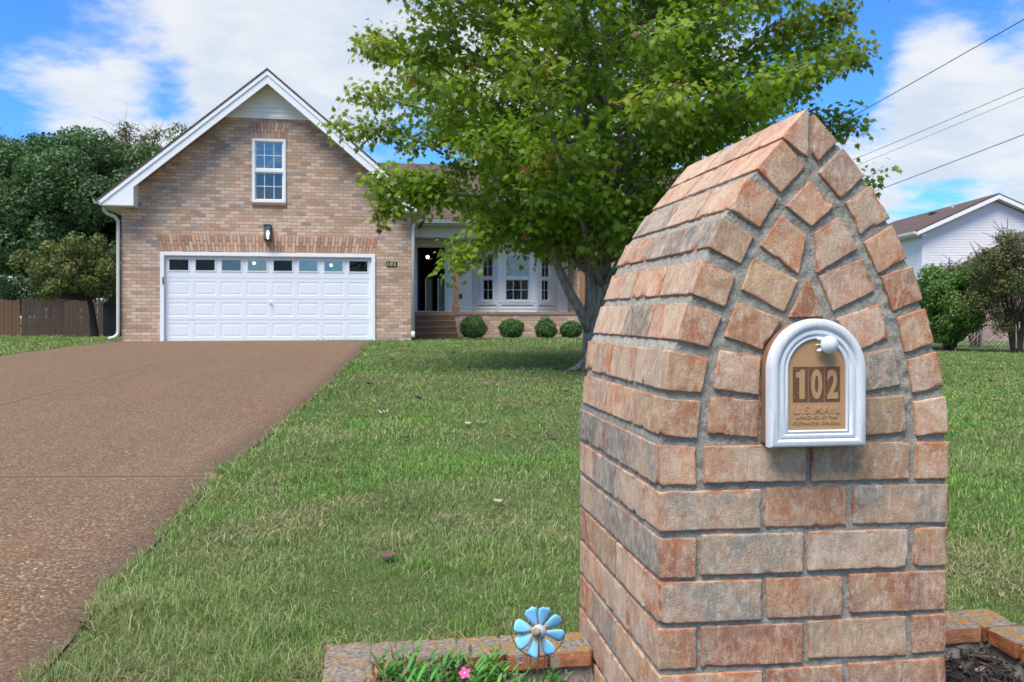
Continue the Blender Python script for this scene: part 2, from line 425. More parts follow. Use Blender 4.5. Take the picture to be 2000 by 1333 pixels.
# ------------------------------------------------------------------ lawn
PO = Vector((.2664, 1.6)); PT = R(8.5); PA = Vector((math.cos(PT), math.sin(PT))); PB = Vector((-math.sin(PT), math.cos(PT)))
HO = Vector((-9.2688, 20.6513)); HT = R(9.5); HA = Vector((math.cos(HT), math.sin(HT))); HB = Vector((-math.sin(HT), math.cos(HT)))
def lloc(x, y, O, A, B): return (x-O.x)*A.x+(y-O.y)*A.y, (x-O.x)*B.x+(y-O.y)*B.y
def hw(u, b, z=0): p = HO+HA*u+HB*b; return Vector((p.x, p.y, z))
def pw(u, b, z=0): p = PO+PA*u+PB*b; return Vector((p.x, p.y, z))
TREE = (1.15, 12.4)
def lawn_ok(x, y):
    r = drive_r(y)-.035+.07*(vnoise(np.stack([x, y, x*0], 1), 4, 9)-.5)+.05*(vnoise(np.stack([x, y, x*0], 1), 17, 10)-.5)
    ok = (x > r) | (x < drive_l(y)-.02) | (y > 21.3)
    u, b = lloc(x, y, PO, PA, PB); ok &= ~((u > -.635) & (u < 1.13) & (b < .60))
    u, b = lloc(x, y, HO, HA, HB); ok &= ~((u > -.02) & (u < 16.5) & (b > .0)) | ((u > 6.9) & (b < 3.1) & (b > 0) & ~((u < 8.5) & (b > 2.5)))
    d = np.hypot(x-TREE[0]-.1, y-TREE[1]+.1); ok &= d > .55*(.6+.8*vnoise(np.stack([x, y, x*0], 1), 3, 5))
    return ok
def build_grass():
    X = []; Y = []; D = []
    bands = [(2.0, 3, 22000), (3, 4, 18000), (4, 5.5, 11000), (5.5, 7.5, 5200), (7.5, 10, 2800), (10, 14, 1400), (14, 19, 750), (19, 25, 360), (25, 36, 140)]
    for y0, y1, n in bands:
        x0 = -.66*y1-.4; x1 = .66*y1+.5; area = (x1-x0)*(y1-y0); k = int(area*n)
        x = rng.uniform(x0, x1, k); y = rng.uniform(y0, y1, k)
        pn = vnoise(np.stack([x, y, x*0], 1), 3.2, 21)
        m = (np.abs(x) < .64*y+.35) & lawn_ok(x, y) & (rng.random(k) < .45+.9*pn)
        X.append(x[m]); Y.append(y[m])
    x = np.concatenate(X); y = np.concatenate(Y); n = len(x); print('blades', n)
    d = np.hypot(x, y); P2 = np.stack([x, y, x*0], 1)
    w = .00085*np.maximum(1, d/2.6)*rng.uniform(.5, 1.7, n); h = rng.gamma(5, .0058, n)+.010
    h *= .55+.7*vnoise(P2, 2.5, 33)+.35*vnoise(P2, 9, 34)
    tuft = np.clip((vnoise(P2, 6.5, 71)-.72)*6, 0, 1); h = h*(1+.7*tuft); h = np.where(rng.random(n) < .006, h*2.2, h)
    edge = np.clip((x-drive_r(y))/.25, 0, 1); h *= np.where(x > drive_r(y), .75+.35*(1-edge), 1)
    u, b = lloc(x, y, PO, PA, PB); nearbed = (u > -.75) & (u < 1.25) & (b < .75); h = np.where(nearbed, h*1.15, h)
    h = np.where(d > 12, h*1.05, h)
    a = rng.uniform(0, 2*np.pi, n); lean = np.abs(rng.normal(.65, .5, n)); lean = np.minimum(lean, 1.35)
    straw = rng.random(n) < .05+.34*np.clip((vnoise(P2, 1.3, 41)*.6+vnoise(P2, 4.0, 42)*.4-.52)*5, 0, 1)
    lean = np.where(straw, np.maximum(lean, 1.1), lean); h = np.where(straw, h*1.15, h)
    dx = np.cos(a)*np.sin(lean); dy = np.sin(a)*np.sin(lean); dz = np.cos(lean)
    fa = a+np.pi/2+rng.normal(0, .5, n); sx = np.cos(fa)*w; sy = np.sin(fa)*w
    z = gh(x, y)-.004+np.where(straw, rng.uniform(0, .02, n), 0)
    base = np.stack([x, y, z], 1); side = np.stack([sx, sy, np.zeros(n)], 1)
    mid = base+np.stack([dx*.45, dy*.45, dz*.6+.05], 1)*h[:, None]
    tip = base+np.stack([dx, dy, dz*.85+.0], 1)*h[:, None]
    V = np.stack([base-side, base+side, mid+side*.85, mid-side*.85, tip], 1).reshape(-1, 3)
    k = np.arange(n)*5
    Q = np.stack([k, k+1, k+2, k+3], 1); Tt = np.stack([k+3, k+2, k+4], 1)
    t = rng.random(n); big = vnoise(P2, .55, 51); mid_ = vnoise(P2, 2.2, 52)
    g_a = np.array([.072, .160, .028]); g_b = np.array([.225, .375, .095]); g_c = np.array([.26, .325, .125]); s_a = np.array([.34, .29, .17])
    c = g_a+(g_b-g_a)*(t**1.3)[:, None]; c = np.where((rng.random(n) < .12)[:, None], c*np.array([1.45, 1.3, 1.2]), c); q = np.clip((big*.5+mid_*.5-.44)*3, 0, 1)*.85; c = c*(1-q[:, None])+g_c*q[:, None]*(0.6+.6*t[:, None])
    c = c*(.80+.42*vnoise(P2, 1.7, 61)[:, None]); c = np.where(straw[:, None], s_a*(.5+.9*t[:, None]), c)
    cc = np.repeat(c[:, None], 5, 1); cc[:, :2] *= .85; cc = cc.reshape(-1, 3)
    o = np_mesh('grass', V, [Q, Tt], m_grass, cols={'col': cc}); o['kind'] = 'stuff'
build_grass()

# ------------------------------------------------------------------ brick pillar (near)
PD = .645
RL = [[(292, 1342), (297, 1341), (297, 1248), (244, 1286)], [(244, 1283), (291, 1232), (242, 1182), (194, 1226)], [(178, 1211), (238, 1174), (200, 1116), (140, 1152)], [(125, 1134), (188, 1101), (163, 1047), (99, 1079)], [(88, 1055), (152, 1025), (131, 967), (66, 992)], [(58, 975), (125, 950), (100, 892), (38, 907)], [(24, 886), (99, 872), (86, 808), (15, 814)], [(14, 799), (84, 792), (77, 723), (4, 731)]]
RR = [[(307, 1333), (355, 1282), (316, 1243), (306, 1258)], [(367, 1271), (412, 1218), (362, 1174), (316, 1223)], [(426, 1200), (464, 1138), (404, 1106), (372, 1166)], [(470, 1125), (500, 1062), (440, 1031), (410, 1091)], [(510, 1047), (533, 982), (469, 959), (446, 1026)], [(538, 965), (556, 899), (495, 879), (479, 948)], [(499, 865), (564, 883), (574, 812), (510, 802)], [(513, 785), (580, 795), (585, 725), (520, 719)]]
IN = [[(300, 1205), (348, 1158), (303, 1120), (252, 1157)], [(244, 1139), (294, 1103), (277, 1029), (202, 1082)], [(309, 1107), (360, 1139), (397, 1079), (314, 1031)], [(188, 1058), (276, 1018), (248, 957), (164, 1000)], [(318, 1026), (406, 1059), (433, 999), (347, 959)], [(294, 1018), (298, 1018), (329, 949), (256, 947)], [(155, 976), (244, 946), (204, 887), (131, 912)], [(354, 944), (442, 974), (462, 907), (393, 884)], [(123, 887), (202, 875), (197, 802), (110, 815)], [(370, 873), (473, 888), (486, 818), (370, 800)], [(105, 800), (198, 792), (196, 723), (98, 732)], [(360, 791), (492, 798), (498, 728), (360, 718)]]
ROWS = [[[(2, 711), (76, 709), (75, 638), (2, 638)], [(90, 708), (293, 708), (290, 639), (91, 640)], [(304, 710), (504, 708), (504, 637), (302, 638)], [(520, 707), (586, 707), (586, 636), (517, 637)]], [[(4, 626), (202, 625), (202, 553), (4, 554)], [(213, 628), (374, 626), (374, 551), (212, 554)], [(388, 627), (586, 624), (584, 550), (386, 554)]], [[(2, 541), (76, 539), (75, 466), (3, 468)], [(86, 544), (286, 541), (285, 467), (85, 470)], [(300, 542), (500, 540), (498, 468), (296, 470)], [(516, 541), (585, 541), (584, 467), (512, 468)]], [[(3, 460), (204, 456), (203, 382), (4, 384)], [(212, 459), (366, 455), (365, 380), (216, 383)], [(380, 459), (583, 457), (580, 381), (383, 385)]], [[(4, 373), (76, 372), (75, 299), (3, 299)], [(86, 374), (287, 370), (286, 296), (85, 299)], [(296, 373), (498, 372), (497, 298), (298, 303)], [(511, 373), (581, 374), (580, 300), (509, 301)]], [[(4, 287), (205, 285), (205, 209), (4, 214)], [(212, 287), (367, 287), (367, 212), (212, 211)], [(380, 288), (580, 288), (580, 211), (380, 213)]]]
def shifted(rows, dz): return [[(x, z-dz) for x, z in q] for q in rows]
ROWS += [shifted(ROWS[4], 172), shifted(ROWS[5], 172), shifted(ROWS[4], 344)]
# colour families: pale tan-pink, orange red, rust, buff, blue grey, salmon
FAM = {'p': ((.50, .30, .22), (.60, .45, .36)), 'o': ((.46, .22, .13), (.55, .37, .27)), 'r': ((.38, .15, .085), (.50, .31, .22)), 'b': ((.48, .34, .23), (.44, .28, .20)),
       'g': ((.215, .200, .195), (.40, .33, .29)), 's': ((.47, .25, .175), (.60, .43, .35)), 'x': ((.44, .31, .24), (.29, .27, .255)), 'w': ((.58, .44, .365), (.47, .33, .265))}
class Bricks:
    def __init__(s, step=.007): s.V = []; s.F = []; s.c1 = []; s.c2 = []; s.e = []; s.n = 0; s.step = step
    def add(s, quad, b0, b1, fam='p', seed=0, r=.0018, jit=.0009, faces='abcdef', amp=1.0):
        """quad: TL,TR,BR,BL (x,z) metres; extruded b0..b1 in y"""
        q = np.array(quad, float); TL, TR, BR, BL = q
        L = (np.linalg.norm(TR-TL)+np.linalg.norm(BR-BL))/2; H = (np.linalg.norm(TL-BL)+np.linalg.norm(TR-BR))/2; W = b1-b0
        def axis(l):
            n = max(2, int(l/s.step)); a = np.linspace(.006, l-.006, n) if l > .03 else np.linspace(.004, l-.004, 4)
            return np.unique(np.concatenate([[0, .0012, .003], a, [l-.003, l-.0012, l]]))
        ax = (axis(L), axis(H), axis(W)); dims = np.array([L, H, W])
        R_ = random.Random(seed*7919+13)
        prot = (R_.random()-.5)*.003; k = .84+.30*R_.random(); hue = (R_.random()-.5)*.04
        for axn in range(3):
            t1, t2 = FAM[fam[0] if axn == 2 else fam[-1]]
            t1 = np.array(t1)*k*np.array([1.04, 1.02, .93])+np.array([hue, 0, -hue*.5]); t2 = np.array(t2)*k*np.array([1.03, 1.02, .94])
            o1, o2 = [i for i in range(3) if i != axn]
            A, B = np.meshgrid(ax[o1], ax[o2], indexing='ij'); na, nb = A.shape
            for side in (0, 1):
                p = np.zeros((A.size, 3)); p[:, o1] = A.ravel(); p[:, o2] = B.ravel(); p[:, axn] = side*dims[axn]
                off = np.array([seed*1.37, seed*.71, seed*2.13])
                nz = vnoise(p+off, 45, 1)
                chip = np.clip((vnoise(p+off, 34, 4)*.7+vnoise(p+off, 95, 5)*.3-.65)*6, 0, 1)
                dd = np.sort(np.minimum(p, dims-p), 1)
                rr = (r*(.4+1.2*nz)+.007*chip*amp)[:, None]; rr = np.minimum(rr, dims.min()*.3)
                inner = np.clip(p, rr, dims-rr); dv = p-inner; ln = np.linalg.norm(dv, axis=1, keepdims=True)+1e-9
                pp = inner+dv/ln*rr
                nn = dv/ln
                j = (vnoise(p+off, 30, 2)-.5)*2*jit+(vnoise(p+off, 120, 3)-.5)*.0014
                pp = pp+nn*j[:, None]
                t = pp/dims; a, v, w = t[:, 0:1], t[:, 1:2], t[:, 2:3]
                xz = (BL*(1-a)+BR*a)*(1-v)+(TL*(1-a)+TR*a)*v
                P = np.concatenate([xz[:, :1], b0+w*W+prot, xz[:, 1:2]], 1)
                i = (np.arange(na-1)[:, None]*nb+np.arange(nb-1)[None]).ravel()
                f = np.stack([i, i+1, i+1+nb, i+nb], 1)
                if (side == 1) == (axn != 1): f = f[:, ::-1]
                # orientation: outward
                n0 = np.cross(P[f[0, 1]]-P[f[0, 0]], P[f[0, 2]]-P[f[0, 0]]); cen = np.array([q[:, 0].mean(), (b0+b1)/2, q[:, 1].mean()])
                m = len(f)//2; fm = f[m]; nm = np.cross(P[fm[1]]-P[fm[0]], P[fm[2]]-P[fm[0]])
                if np.dot(nm, P[fm[0]]-cen) < 0: f = f[:, ::-1]
                s.V.append(P); s.F.append(f+s.n); s.n += len(P)
                s.c1.append(np.repeat(t1[None], len(P), 0)); s.c2.append(np.repeat(t2[None], len(P), 0)); s.e.append(dd[:, 1]-chip*.006)
    def build(s, name, m, parent):
        return np_mesh(name, np.concatenate(s.V), np.concatenate(s.F), m, parent, smooth=True,
                       cols={'tint': np.clip(np.concatenate(s.c1), 0, 1), 'tint2': np.clip(np.concatenate(s.c2), 0, 1)}, attrs={'edge': np.concatenate(s.e)})
def near_brick(T, b):
    P = T.oc
    t1 = T.new('ShaderNodeAttribute', attribute_name='tint').outputs['Color']; t2 = T.new('ShaderNodeAttribute', attribute_name='tint2').outputs['Color']
    e = T.new('ShaderNodeAttribute', attribute_name='edge').outputs['Fac']
    n1 = T.noise(P, 13, 5, .62, dist=.4); n2 = T.noise(T.vmath('MULTIPLY', P, (1, 1, .45)), 70, 4, .7); n3 = T.noise(P, 420, 3, .7); n4 = T.noise(P, 34, 5, .7)
    c = T.mix(T.mr(n1, .42, .60), t1, t2)
    c = T.mix(T.mr(T.noise(P, 7, 4, .6), .50, .66, 0, .50), c, (.25, .225, .21))                      # kiln flashing
    c = T.mix(T.mr(n2, .48, .66, 0, .52), c, (.68, .57, .49))
    c = T.mix(T.mr(T.noise(P, 22, 6, .75, dist=.8), .52, .62, 0, .36), c, (.64, .53, .44))
    c = T.mix(T.mr(T.noise(T.vmath('MULTIPLY', P, (1, 1, .3)), 50, 5, .7), .57, .67, 0, .45), c, (.40, .18, .095))                            # pale dusting
    red = T.math('MULTIPLY', T.mr(T.math('ADD', T.math('ADD', e, T.math('MULTIPLY', T.noise(P, 11, 3), .018)), T.math('MULTIPLY', n4, .022)), .0230, .0175), .85, clamp=True)
    c = T.mix(red, c, (.40, .13, .062))
    c = T.mix(T.mr(n4, .64, .72, 0, .6), c, (.40, .13, .06))
    c = T.mix(T.mr(T.noise(P, 55, 4, .75, dist=1.0), .63, .70, 0, .5), c, (.12, .075, .055))
    c = T.mix(T.mr(T.noise(P, 170, 4, .8), .3, .7), T.mix(1.0, c, (.84, .82, .80), 'MULTIPLY'), T.mix(1.0, c, (1.14, 1.15, 1.15), 'MULTIPLY'))
    c = T.mix(T.mr(n3, .28, .72, 0, .8), T.mix(1.0, c, (.78, .76, .74), 'MULTIPLY'), T.mix(1.0, c, (1.22, 1.22, 1.2), 'MULTIPLY'))
    pit = T.mr(T.noise(P, 130, 5, .8), .66, .72, 0, .6); c = T.mix(pit, c, (.10, .06, .045))
    c = T.mix(1.0, c, (1.0, .99, .97), 'MULTIPLY')
    T.put(b.inputs['Base Color'], c)
    wv = T.noise(T.vmath('MULTIPLY', P, (1, 1, .22)), 95, 4, .6, dist=.6)
    nn = T.bump(n3, .9, .0020); nn = T.bump(wv, .8, .0035, nn); nn = T.bump(n4, .45, .005, nn)
    T.put(b.inputs['Normal'], nn)
m_brick = mat('pillar brick', rough=.92, spec=.25, build=near_brick)
def near_mortar(T, b):
    P = T.oc; n = T.noise(P, 200, 5, .85); n2 = T.noise(P, 40, 5, .7)
    c = T.mix(T.mr(n, .3, .7), (.16, .148, .125), (.54, .50, .43)); c = T.mix(T.mr(n2, .5, .7, 0, .5), c, (.24, .22, .19))
    c = T.mix(T.mr(T.noise(P, 9, 4), .56, .7, 0, .4), c, (.20, .20, .13))
    T.put(b.inputs['Base Color'], c); T.put(b.inputs['Normal'], T.bump(n2, .8, .006, T.bump(n, .9, .003)))
m_mortar = mat('rough mortar', rough=1, spec=.1, build=near_mortar)

def build_pillar():
    root = empty('brick_mailbox_pillar', (PO.x, PO.y, 0), PT, 'tall arched brick pillar with pointed top holding a mailbox beside the lawn', 'brick pillar')
    K = Bricks(); mm = lambda q: [(x/1000, z/1000) for x, z in q]
    sd = 1
    famL = ['sps', 'spp', 'opp', 'bgx', 'opo', 'rwp', 'ogw', 'spp']
    famS = ['wpp', 'pwp', 'ppo', 'ogx', 'xpo', 'wgp', 'psp', 'bsp']      # side rows of the arch: near, middle, far
    side = {0: 'spw', 1: 'pwp', 2: 'pwg', 3: 'ggo', 4: 'wop', 5: 'pgw', 6: 'wpo', 7: 'bop'}
    front = 'sooboroo'
    for i, q in enumerate(RL):
        s_ = .196+.012*math.sin(i*2.3); cuts = [-.001, s_, s_+.2+.01*math.cos(i*1.7), PD]
        for k in range(3):
            f = front[i]+side[i][0] if k == 0 else side[i][k]
            K.add(mm(q), cuts[k]+(.0028 if k else 0), cuts[k+1]-.0028, f, sd, amp=1.6); sd += 1
    frontR = 'ssporosp'; 
    for i, q in enumerate(RR):
        cuts = [-.001, .2, .41, PD]
        for k in range(3): K.add(mm(q), cuts[k]+(.0015 if k else 0), cuts[k+1]-.0015, frontR[i] if k == 0 else 'psw'[k], sd); sd += 1
    for q, f in zip(IN, 'oosbsrospgob'):
        K.add(mm(q), -.001, .075, f, sd); sd += 1
        K.add(mm(q), PD-.075, PD+.001, f, sd); sd += 1
    fr = ['opbo', 'xox', 'rxwo', 'xor', 'orbo', 'orr', 'orbs', 'pos', 'osbr']
    lf = ['xgg', 'pwgp', 'ggx', 'opbr', 'pwox', 'obxr', 'bpso', 'pwbs', 'spbw']
    for ri, row in enumerate(ROWS):
        header = len(row) == 4; z1 = row[0][0][1]/1000; z0 = row[0][3][1]/1000
        for k, q in enumerate(row):
            first = k == 0; last = k == len(row)-1
            dep = .196 if (header and (first or last)) else .088
            K.add(mm(q), -.001, dep, fr[ri][k]+(lf[ri][0] if first else ''), sd); sd += 1
            if first or last: pass
        # side faces, left and right, and the back
        if header: segs = [(.202, .398), (.405, PD-.002)]
        else: segs = [(.094, .290), (.297, .498), (.505, PD-.002)]
        for (b0, b1), f in zip(segs, lf[ri][1:]):
            K.add([(.002, z1), (.090, z1), (.090, z0), (.002, z0)], b0, b1, f, sd); sd += 1
            zz1 = row[-1][1][1]/1000; zz0 = row[-1][2][1]/1000; xr = row[-1][1][0]/1000
            K.add([(xr-.088, zz1), (xr, zz1), (xr, zz0), (xr-.088, zz0)], b0, b1, f, sd); sd += 1
        for (x0, x1) in ([(.095, .29), (.30, .49)] if header else [(.095, .2), (.21, .37), (.38, .49)]):
            K.add([(x0, z1), (x1, z1), (x1, z0), (x0, z0)], PD-.088, PD, 'p', sd); sd += 1
    K.build('brickwork', m_brick, root)
    # mortar core lofted between the two profiles
    lp = [(.002, -.1), (.002, .72)]; rp = [(.586, -.1), (.586, .715)]
    lp += [(q[3][0]/1000, q[3][1]/1000) for q in RL[::-1][1:]]; lp = lp[:2]
    for q in RL[::-1]: lp += [(q[3][0]/1000, q[3][1]/1000), (q[0][0]/1000, q[0][1]/1000)]
    for q in RR[::-1][:-6]: rp += [(q[2][0]/1000, q[2][1]/1000), (q[1][0]/1000, q[1][1]/1000)]
    rp = [(.586, -.1), (.586, .72), (.580, .795), (.574, .812), (.564, .883), (.556, .899), (.538, .965), (.533, .982), (.510, 1.047), (.500, 1.062), (.470, 1.125), (.464, 1.138), (.426, 1.2), (.412, 1.218), (.367, 1.271), (.355, 1.282), (.307, 1.335)]
    lz = np.array([p[1] for p in lp]); lx = np.array([p[0] for p in lp]); o = np.argsort(lz); lz = lz[o]; lx = lx[o]
    rz = np.array([p[1] for p in rp]); rx = np.array([p[0] for p in rp])
    zs = np.linspace(-.05, 1.330, 250); ins = .0045
    slopeL = np.gradient(np.interp(zs, lz, lx), zs); slopeR = np.gradient(np.interp(zs, rz, rx), zs)
    XL = np.interp(zs, lz, lx)+ins*np.sqrt(1+np.minimum(slopeL, 1.2)**2); XR = np.interp(zs, rz, rx)-ins*np.sqrt(1+np.minimum(slopeR**2, 1.5))
    mid = (XL+XR)/2; XL = np.minimum(XL, mid-.002); XR = np.maximum(XR, mid+.002)
    nu, nd = 110, 100
    V = []
    for z, a, b in zip(zs, XL, XR):
        u = np.linspace(0, 1, nu); f = np.stack([a+(b-a)*u, np.full(nu, ins), np.full(nu, z)], 1)
        d = np.linspace(0, 1, nd)[1:]; r = np.stack([np.full(nd-1, b), ins+(PD-2*ins)*d, np.full(nd-1, z)], 1)
        bk = np.stack([b+(a-b)*u[1:], np.full(nu-1, PD-ins), np.full(nu-1, z)], 1); l = np.stack([np.full(nd-2, a), PD-ins-(PD-2*ins)*d[:-1], np.full(nd-2, z)], 1)
        V.append(np.concatenate([f, r, bk, l]))
    V = np.array(V); nz, m = V.shape[:2]; V = V.reshape(-1, 3)
    cen = np.array([.293, PD/2]); out = np.zeros_like(V); out[:, :2] = V[:, :2]-cen; out /= np.abs(out).max(1, keepdims=True)+1e-6
    j = (vnoise(V, 60, 11)-.5)*.005+(vnoise(V, 190, 12)-.5)*.004-.001
    V = V+out*j[:, None]
    i = (np.arange(nz-1)[:, None]*m+np.arange(m)[None]); i2 = (np.arange(nz-1)[:, None]*m+((np.arange(m)+1) % m)[None])
    F = np.stack([i.ravel(), i2.ravel(), (i2+m).ravel(), (i+m).ravel()], 1)
    np_mesh('mortar_core', V, F, m_mortar, root, smooth=True)
build_pillar()

# ------------------------------------------------------------------ mailbox
m_mbwhite = mat('mailbox white plastic', rough=.62, spec=.25, build=lambda T, b: (
    T.put(b.inputs['Base Color'], T.mix(T.mr(T.noise(T.vmath('MULTIPLY', T.oc, (2.2, 1, .35)), 60, 5, .7), .35, .75, 0, .6), (.64, .67, .71), (.46, .49, .54))),
    T.put(b.inputs['Normal'], T.bump(T.noise(T.oc, 300, 3), .15, .001))))
m_mbtan = mat('mailbox tan plastic', rough=.55, spec=.35, build=lambda T, b: (
    T.put(b.inputs['Base Color'], T.mix(T.mr(T.noise(T.vmath('MULTIPLY', T.oc, (1, 1, .5)), 22, 5, .65), .42, .75, 0, .55), (.43, .25, .125), (.33, .21, .135))),
    T.put(b.inputs['Normal'], T.bump(T.noise(T.oc, 250, 2), .12, .001))))
m_mbcase = mat('weathered case plastic', (.27, .135, .07), .65, var=(30, .6, (.17, .10, .065)))
m_numdark = mat('number ink', rough=.6, build=lambda T, b: T.put(b.inputs['Base Color'], T.mix(T.mr(T.noise(T.oc, 260, 5, .8), .52, .68, 0, .75), (.125, .052, .024), (.36, .21, .11))))
def arch(w, zb, zc, n=28):
    """closed loop: bottom-left, up the left side, round, down the right"""
    pts = [(-w, zb), (-w, zb+(zc-zb)*.5), (-w, zc)]
    for i in range(1, n): a = math.pi-math.pi*i/n; pts.append((w*math.cos(a), zc+w*math.sin(a)))
    return pts+[(w, zc), (w, zb+(zc-zb)*.5), (w, zb)]
def text(name, body, m, parent, loc, width, height, ext=.001, off=0.0, space=1.0):
    """raised lettering as a mesh, fitted to width x height, centred on x, standing on z"""
    c = bpy.data.curves.new(name, 'FONT'); c.body = body; c.size = 1.0; c.extrude = 0.01; c.offset = off; c.space_character = space
    t = bpy.data.objects.new(name, c); COL.objects.link(t); bpy.context.view_layer.update()
    me = bpy.data.meshes.new_from_object(t.evaluated_get(bpy.context.evaluated_depsgraph_get())); bpy.data.objects.remove(t); bpy.data.curves.remove(c)
    n = len(me.vertices); a = np.zeros(n*3, dtype=np.float32); me.vertices.foreach_get('co', a); a = a.reshape(-1, 3)
    lo = a.min(0); hi = a.max(0); v = np.zeros_like(a)
    v[:, 0] = ((a[:, 0]-lo[0])/(hi[0]-lo[0])-.5)*width+loc[0]; v[:, 2] = (a[:, 1]-lo[1])/(hi[1]-lo[1])*height+loc[2]; v[:, 1] = loc[1]-a[:, 2]/.01*ext
    me.vertices.foreach_set('co', v.ravel()); me.name = name; me.materials.clear(); me.update()
    return link(name, me, m, parent)
def build_mailbox():
    cx = .2937; hw_ = .0945; zb = .7098; zc = .9453-hw_
    p = pw(cx, 0, 0)
    root = empty('mailbox', (p.x, p.y, 0), PT, 'arched tan mailbox with white moulded frame set into the brick pillar', 'mailbox')
    D0 = -.046
    # case
    MB().prism(arch(hw_-.004, zb+.006, zc), -.028, .06).build('case', m_mbcase, root, bevel=.003)
    # frame: profile swept by offsetting
    prof = [(.0, -.026), (.0, D0+.006), (.002, D0+.001), (.006, D0-.001), (.0135, D0-.001), (.0165, D0+.001), (.0185, D0+.005), (.020, D0+.0055), (.0215, D0+.003), (.025, D0+.002), (.0275, D0+.0025), (.0300, D0+.006), (.0315, D0+.0065), (.033, D0+.005), (.0355, D0+.0045), (.0378, D0+.006), (.0385, D0+.016)]
    V = []; n = None
    for t, y in prof:
        L = arch(hw_-t, zb+t*.80, zc, 40); n = len(L); V += [(x, y, z) for x, z in L]
    F = []
    for k in range(len(prof)-1):
        for i in range(n): a = k*n+i; b = k*n+(i+1) % n; F.append((a, b, b+n, a+n))
    V = np.array(V); F = np.array(F)
    fr = np_mesh('frame', V, F, m_mbwhite, root, smooth=True)
    md = fr.modifiers.new('e', 'EDGE_SPLIT'); md.split_angle = R(38)
    # door panel
    MB().prism(arch(hw_-.037, zb+.030, zc, 40), D0+.0085, -.02).build('door_panel', m_mbtan, root)
    # number tiles
    yz = D0+.0085; z0, z1 = .7930, .8570; xs = [(-.0470, -.0178), (-.0160, .0140), (.0158, .0452)]
    plate = MB()
    for a, b in xs: plate.box(a, b, yz-.0012, yz+.001, z0, z1)
    np_ = plate.build('number_plate', m_numdark, root)
    for ch, (a, b) in zip('102', xs):
        if ch == '1':
            h = .0545; x_ = (a+b)/2+.0005; zz = z0+.0042
            MB().prism([(x_+p, zz+q*h) for p, q in [(-.0030, .03), (.001, -.01), (.0075, .02), (.0075, 1), (.0005, 1), (-.0020, .93), (-.0095, .90), (-.0095, .74), (-.0030, .72)]], yz-.0019, yz-.0013).build('number', m_mbtan, np_)
        else: text('number', ch, m_mbtan, np_, ((a+b)/2, yz-.0013, z0+.0042), .0215, .0545, ext=.0006, off=.035)
    for s_, w_, h_, z in (('U.S.MAIL', .092, .0145, .7700), ('APPROVED BY THE', .080, .0058, .7610), ('POSTMASTER GENERAL', .094, .0058, .7505)):
        text('raised_lettering', s_, m_mbtan, root, (-.0005, yz-.0002, z), w_, h_, ext=.0010, space=1.15, off=.012)
    # knob
    kc = Vector((.0165, yz, .8975)); Mk = Matrix.Translation(kc) @ Matrix.Rotation(R(90), 4, 'X') @ Matrix.Diagonal((.91, .91, .9, 1))
    kb = MB(); kb.lathe([(.009, 0), (.008, .010), (.0165, .013), (.0185, .016), (.0185, .019), (.0172, .021), (.0160, .0213), (.0150, .0235), (.0135, .0240), (.0120, .0258), (.0100, .0262), (.008, .0275), (.004, .0285), (.0005, .0287)], Mk, 36)
    kn = kb.build('knob', m_mbwhite, root, smooth=True)
    pr = MB()
    for dz in (.0105, -.0105): pr.tube([(kc.x-.010, yz-.010, kc.z+dz*.8), (kc.x-.017, yz-.011, kc.z+dz), (kc.x-.0215, yz-.010, kc.z+dz*1.05)], [.0032, .0036, .0022], 10)
    pr.tube([(kc.x-.012, yz-.010, kc.z), (kc.x-.0235, yz-.0095, kc.z)], .0012, 8)
    pr.build('latch_prong', m_mbwhite, kn, smooth=True)
build_mailbox()

# ------------------------------------------------------------------ planter kerb, mulch, plants
def lichen_brick(T, b):
    P = T.oc; t1 = T.new('ShaderNodeAttribute', attribute_name='tint').outputs['Color']; e = T.new('ShaderNodeAttribute', attribute_name='edge').outputs['Fac']
    n = T.noise(P, 26, 6, .7); n2 = T.noise(P, 48, 5, .75); nz = T.sep(T.new('ShaderNodeNewGeometry').outputs['Normal'])[2]
    c = T.mix(T.mr(T.noise(P, 90, 4), .35, .7), (.12, .105, .09), (.30, .265, .23))
    up = T.mr(nz, .3, .8)
    c = T.mix(T.math('MULTIPLY', T.math('MULTIPLY', T.mr(n, .49, .56, 0, .9), T.mr(T.sep(P)[0], -.45, -.15, .45, 1)), up), c, (.30, .16, .035))
    c = T.mix(T.math('MULTIPLY', T.mr(n2, .62, .70, 0, .7), up), c, (.36, .33, .29))
    c = T.mix(T.math('SUBTRACT', 1.0, up), c, T.mix(T.mr(n2, .4, .65), T.mix(1.0, t1, (.62, .55, .5), 'MULTIPLY'), t1))
    T.put(b.inputs['Base Color'], c); T.put(b.inputs['Normal'], T.bump(n2, .8, .006, T.bump(T.noise(P, 300, 3), .6, .002)))
m_lichen = mat('lichen covered brick', rough=1, spec=.1, build=lichen_brick)
def mulchm(T, b):
    T.put(b.inputs['Base Color'], T.mix(T.mr(T.noise(T.oc, 60, 4), .35, .7), (.012, .010, .009), (.05, .038, .032))); T.put(b.inputs['Normal'], T.bump(T.noise(T.oc, 70, 4), 1, .02))
m_mulch = mat('dark mulch', rough=.9, build=mulchm)
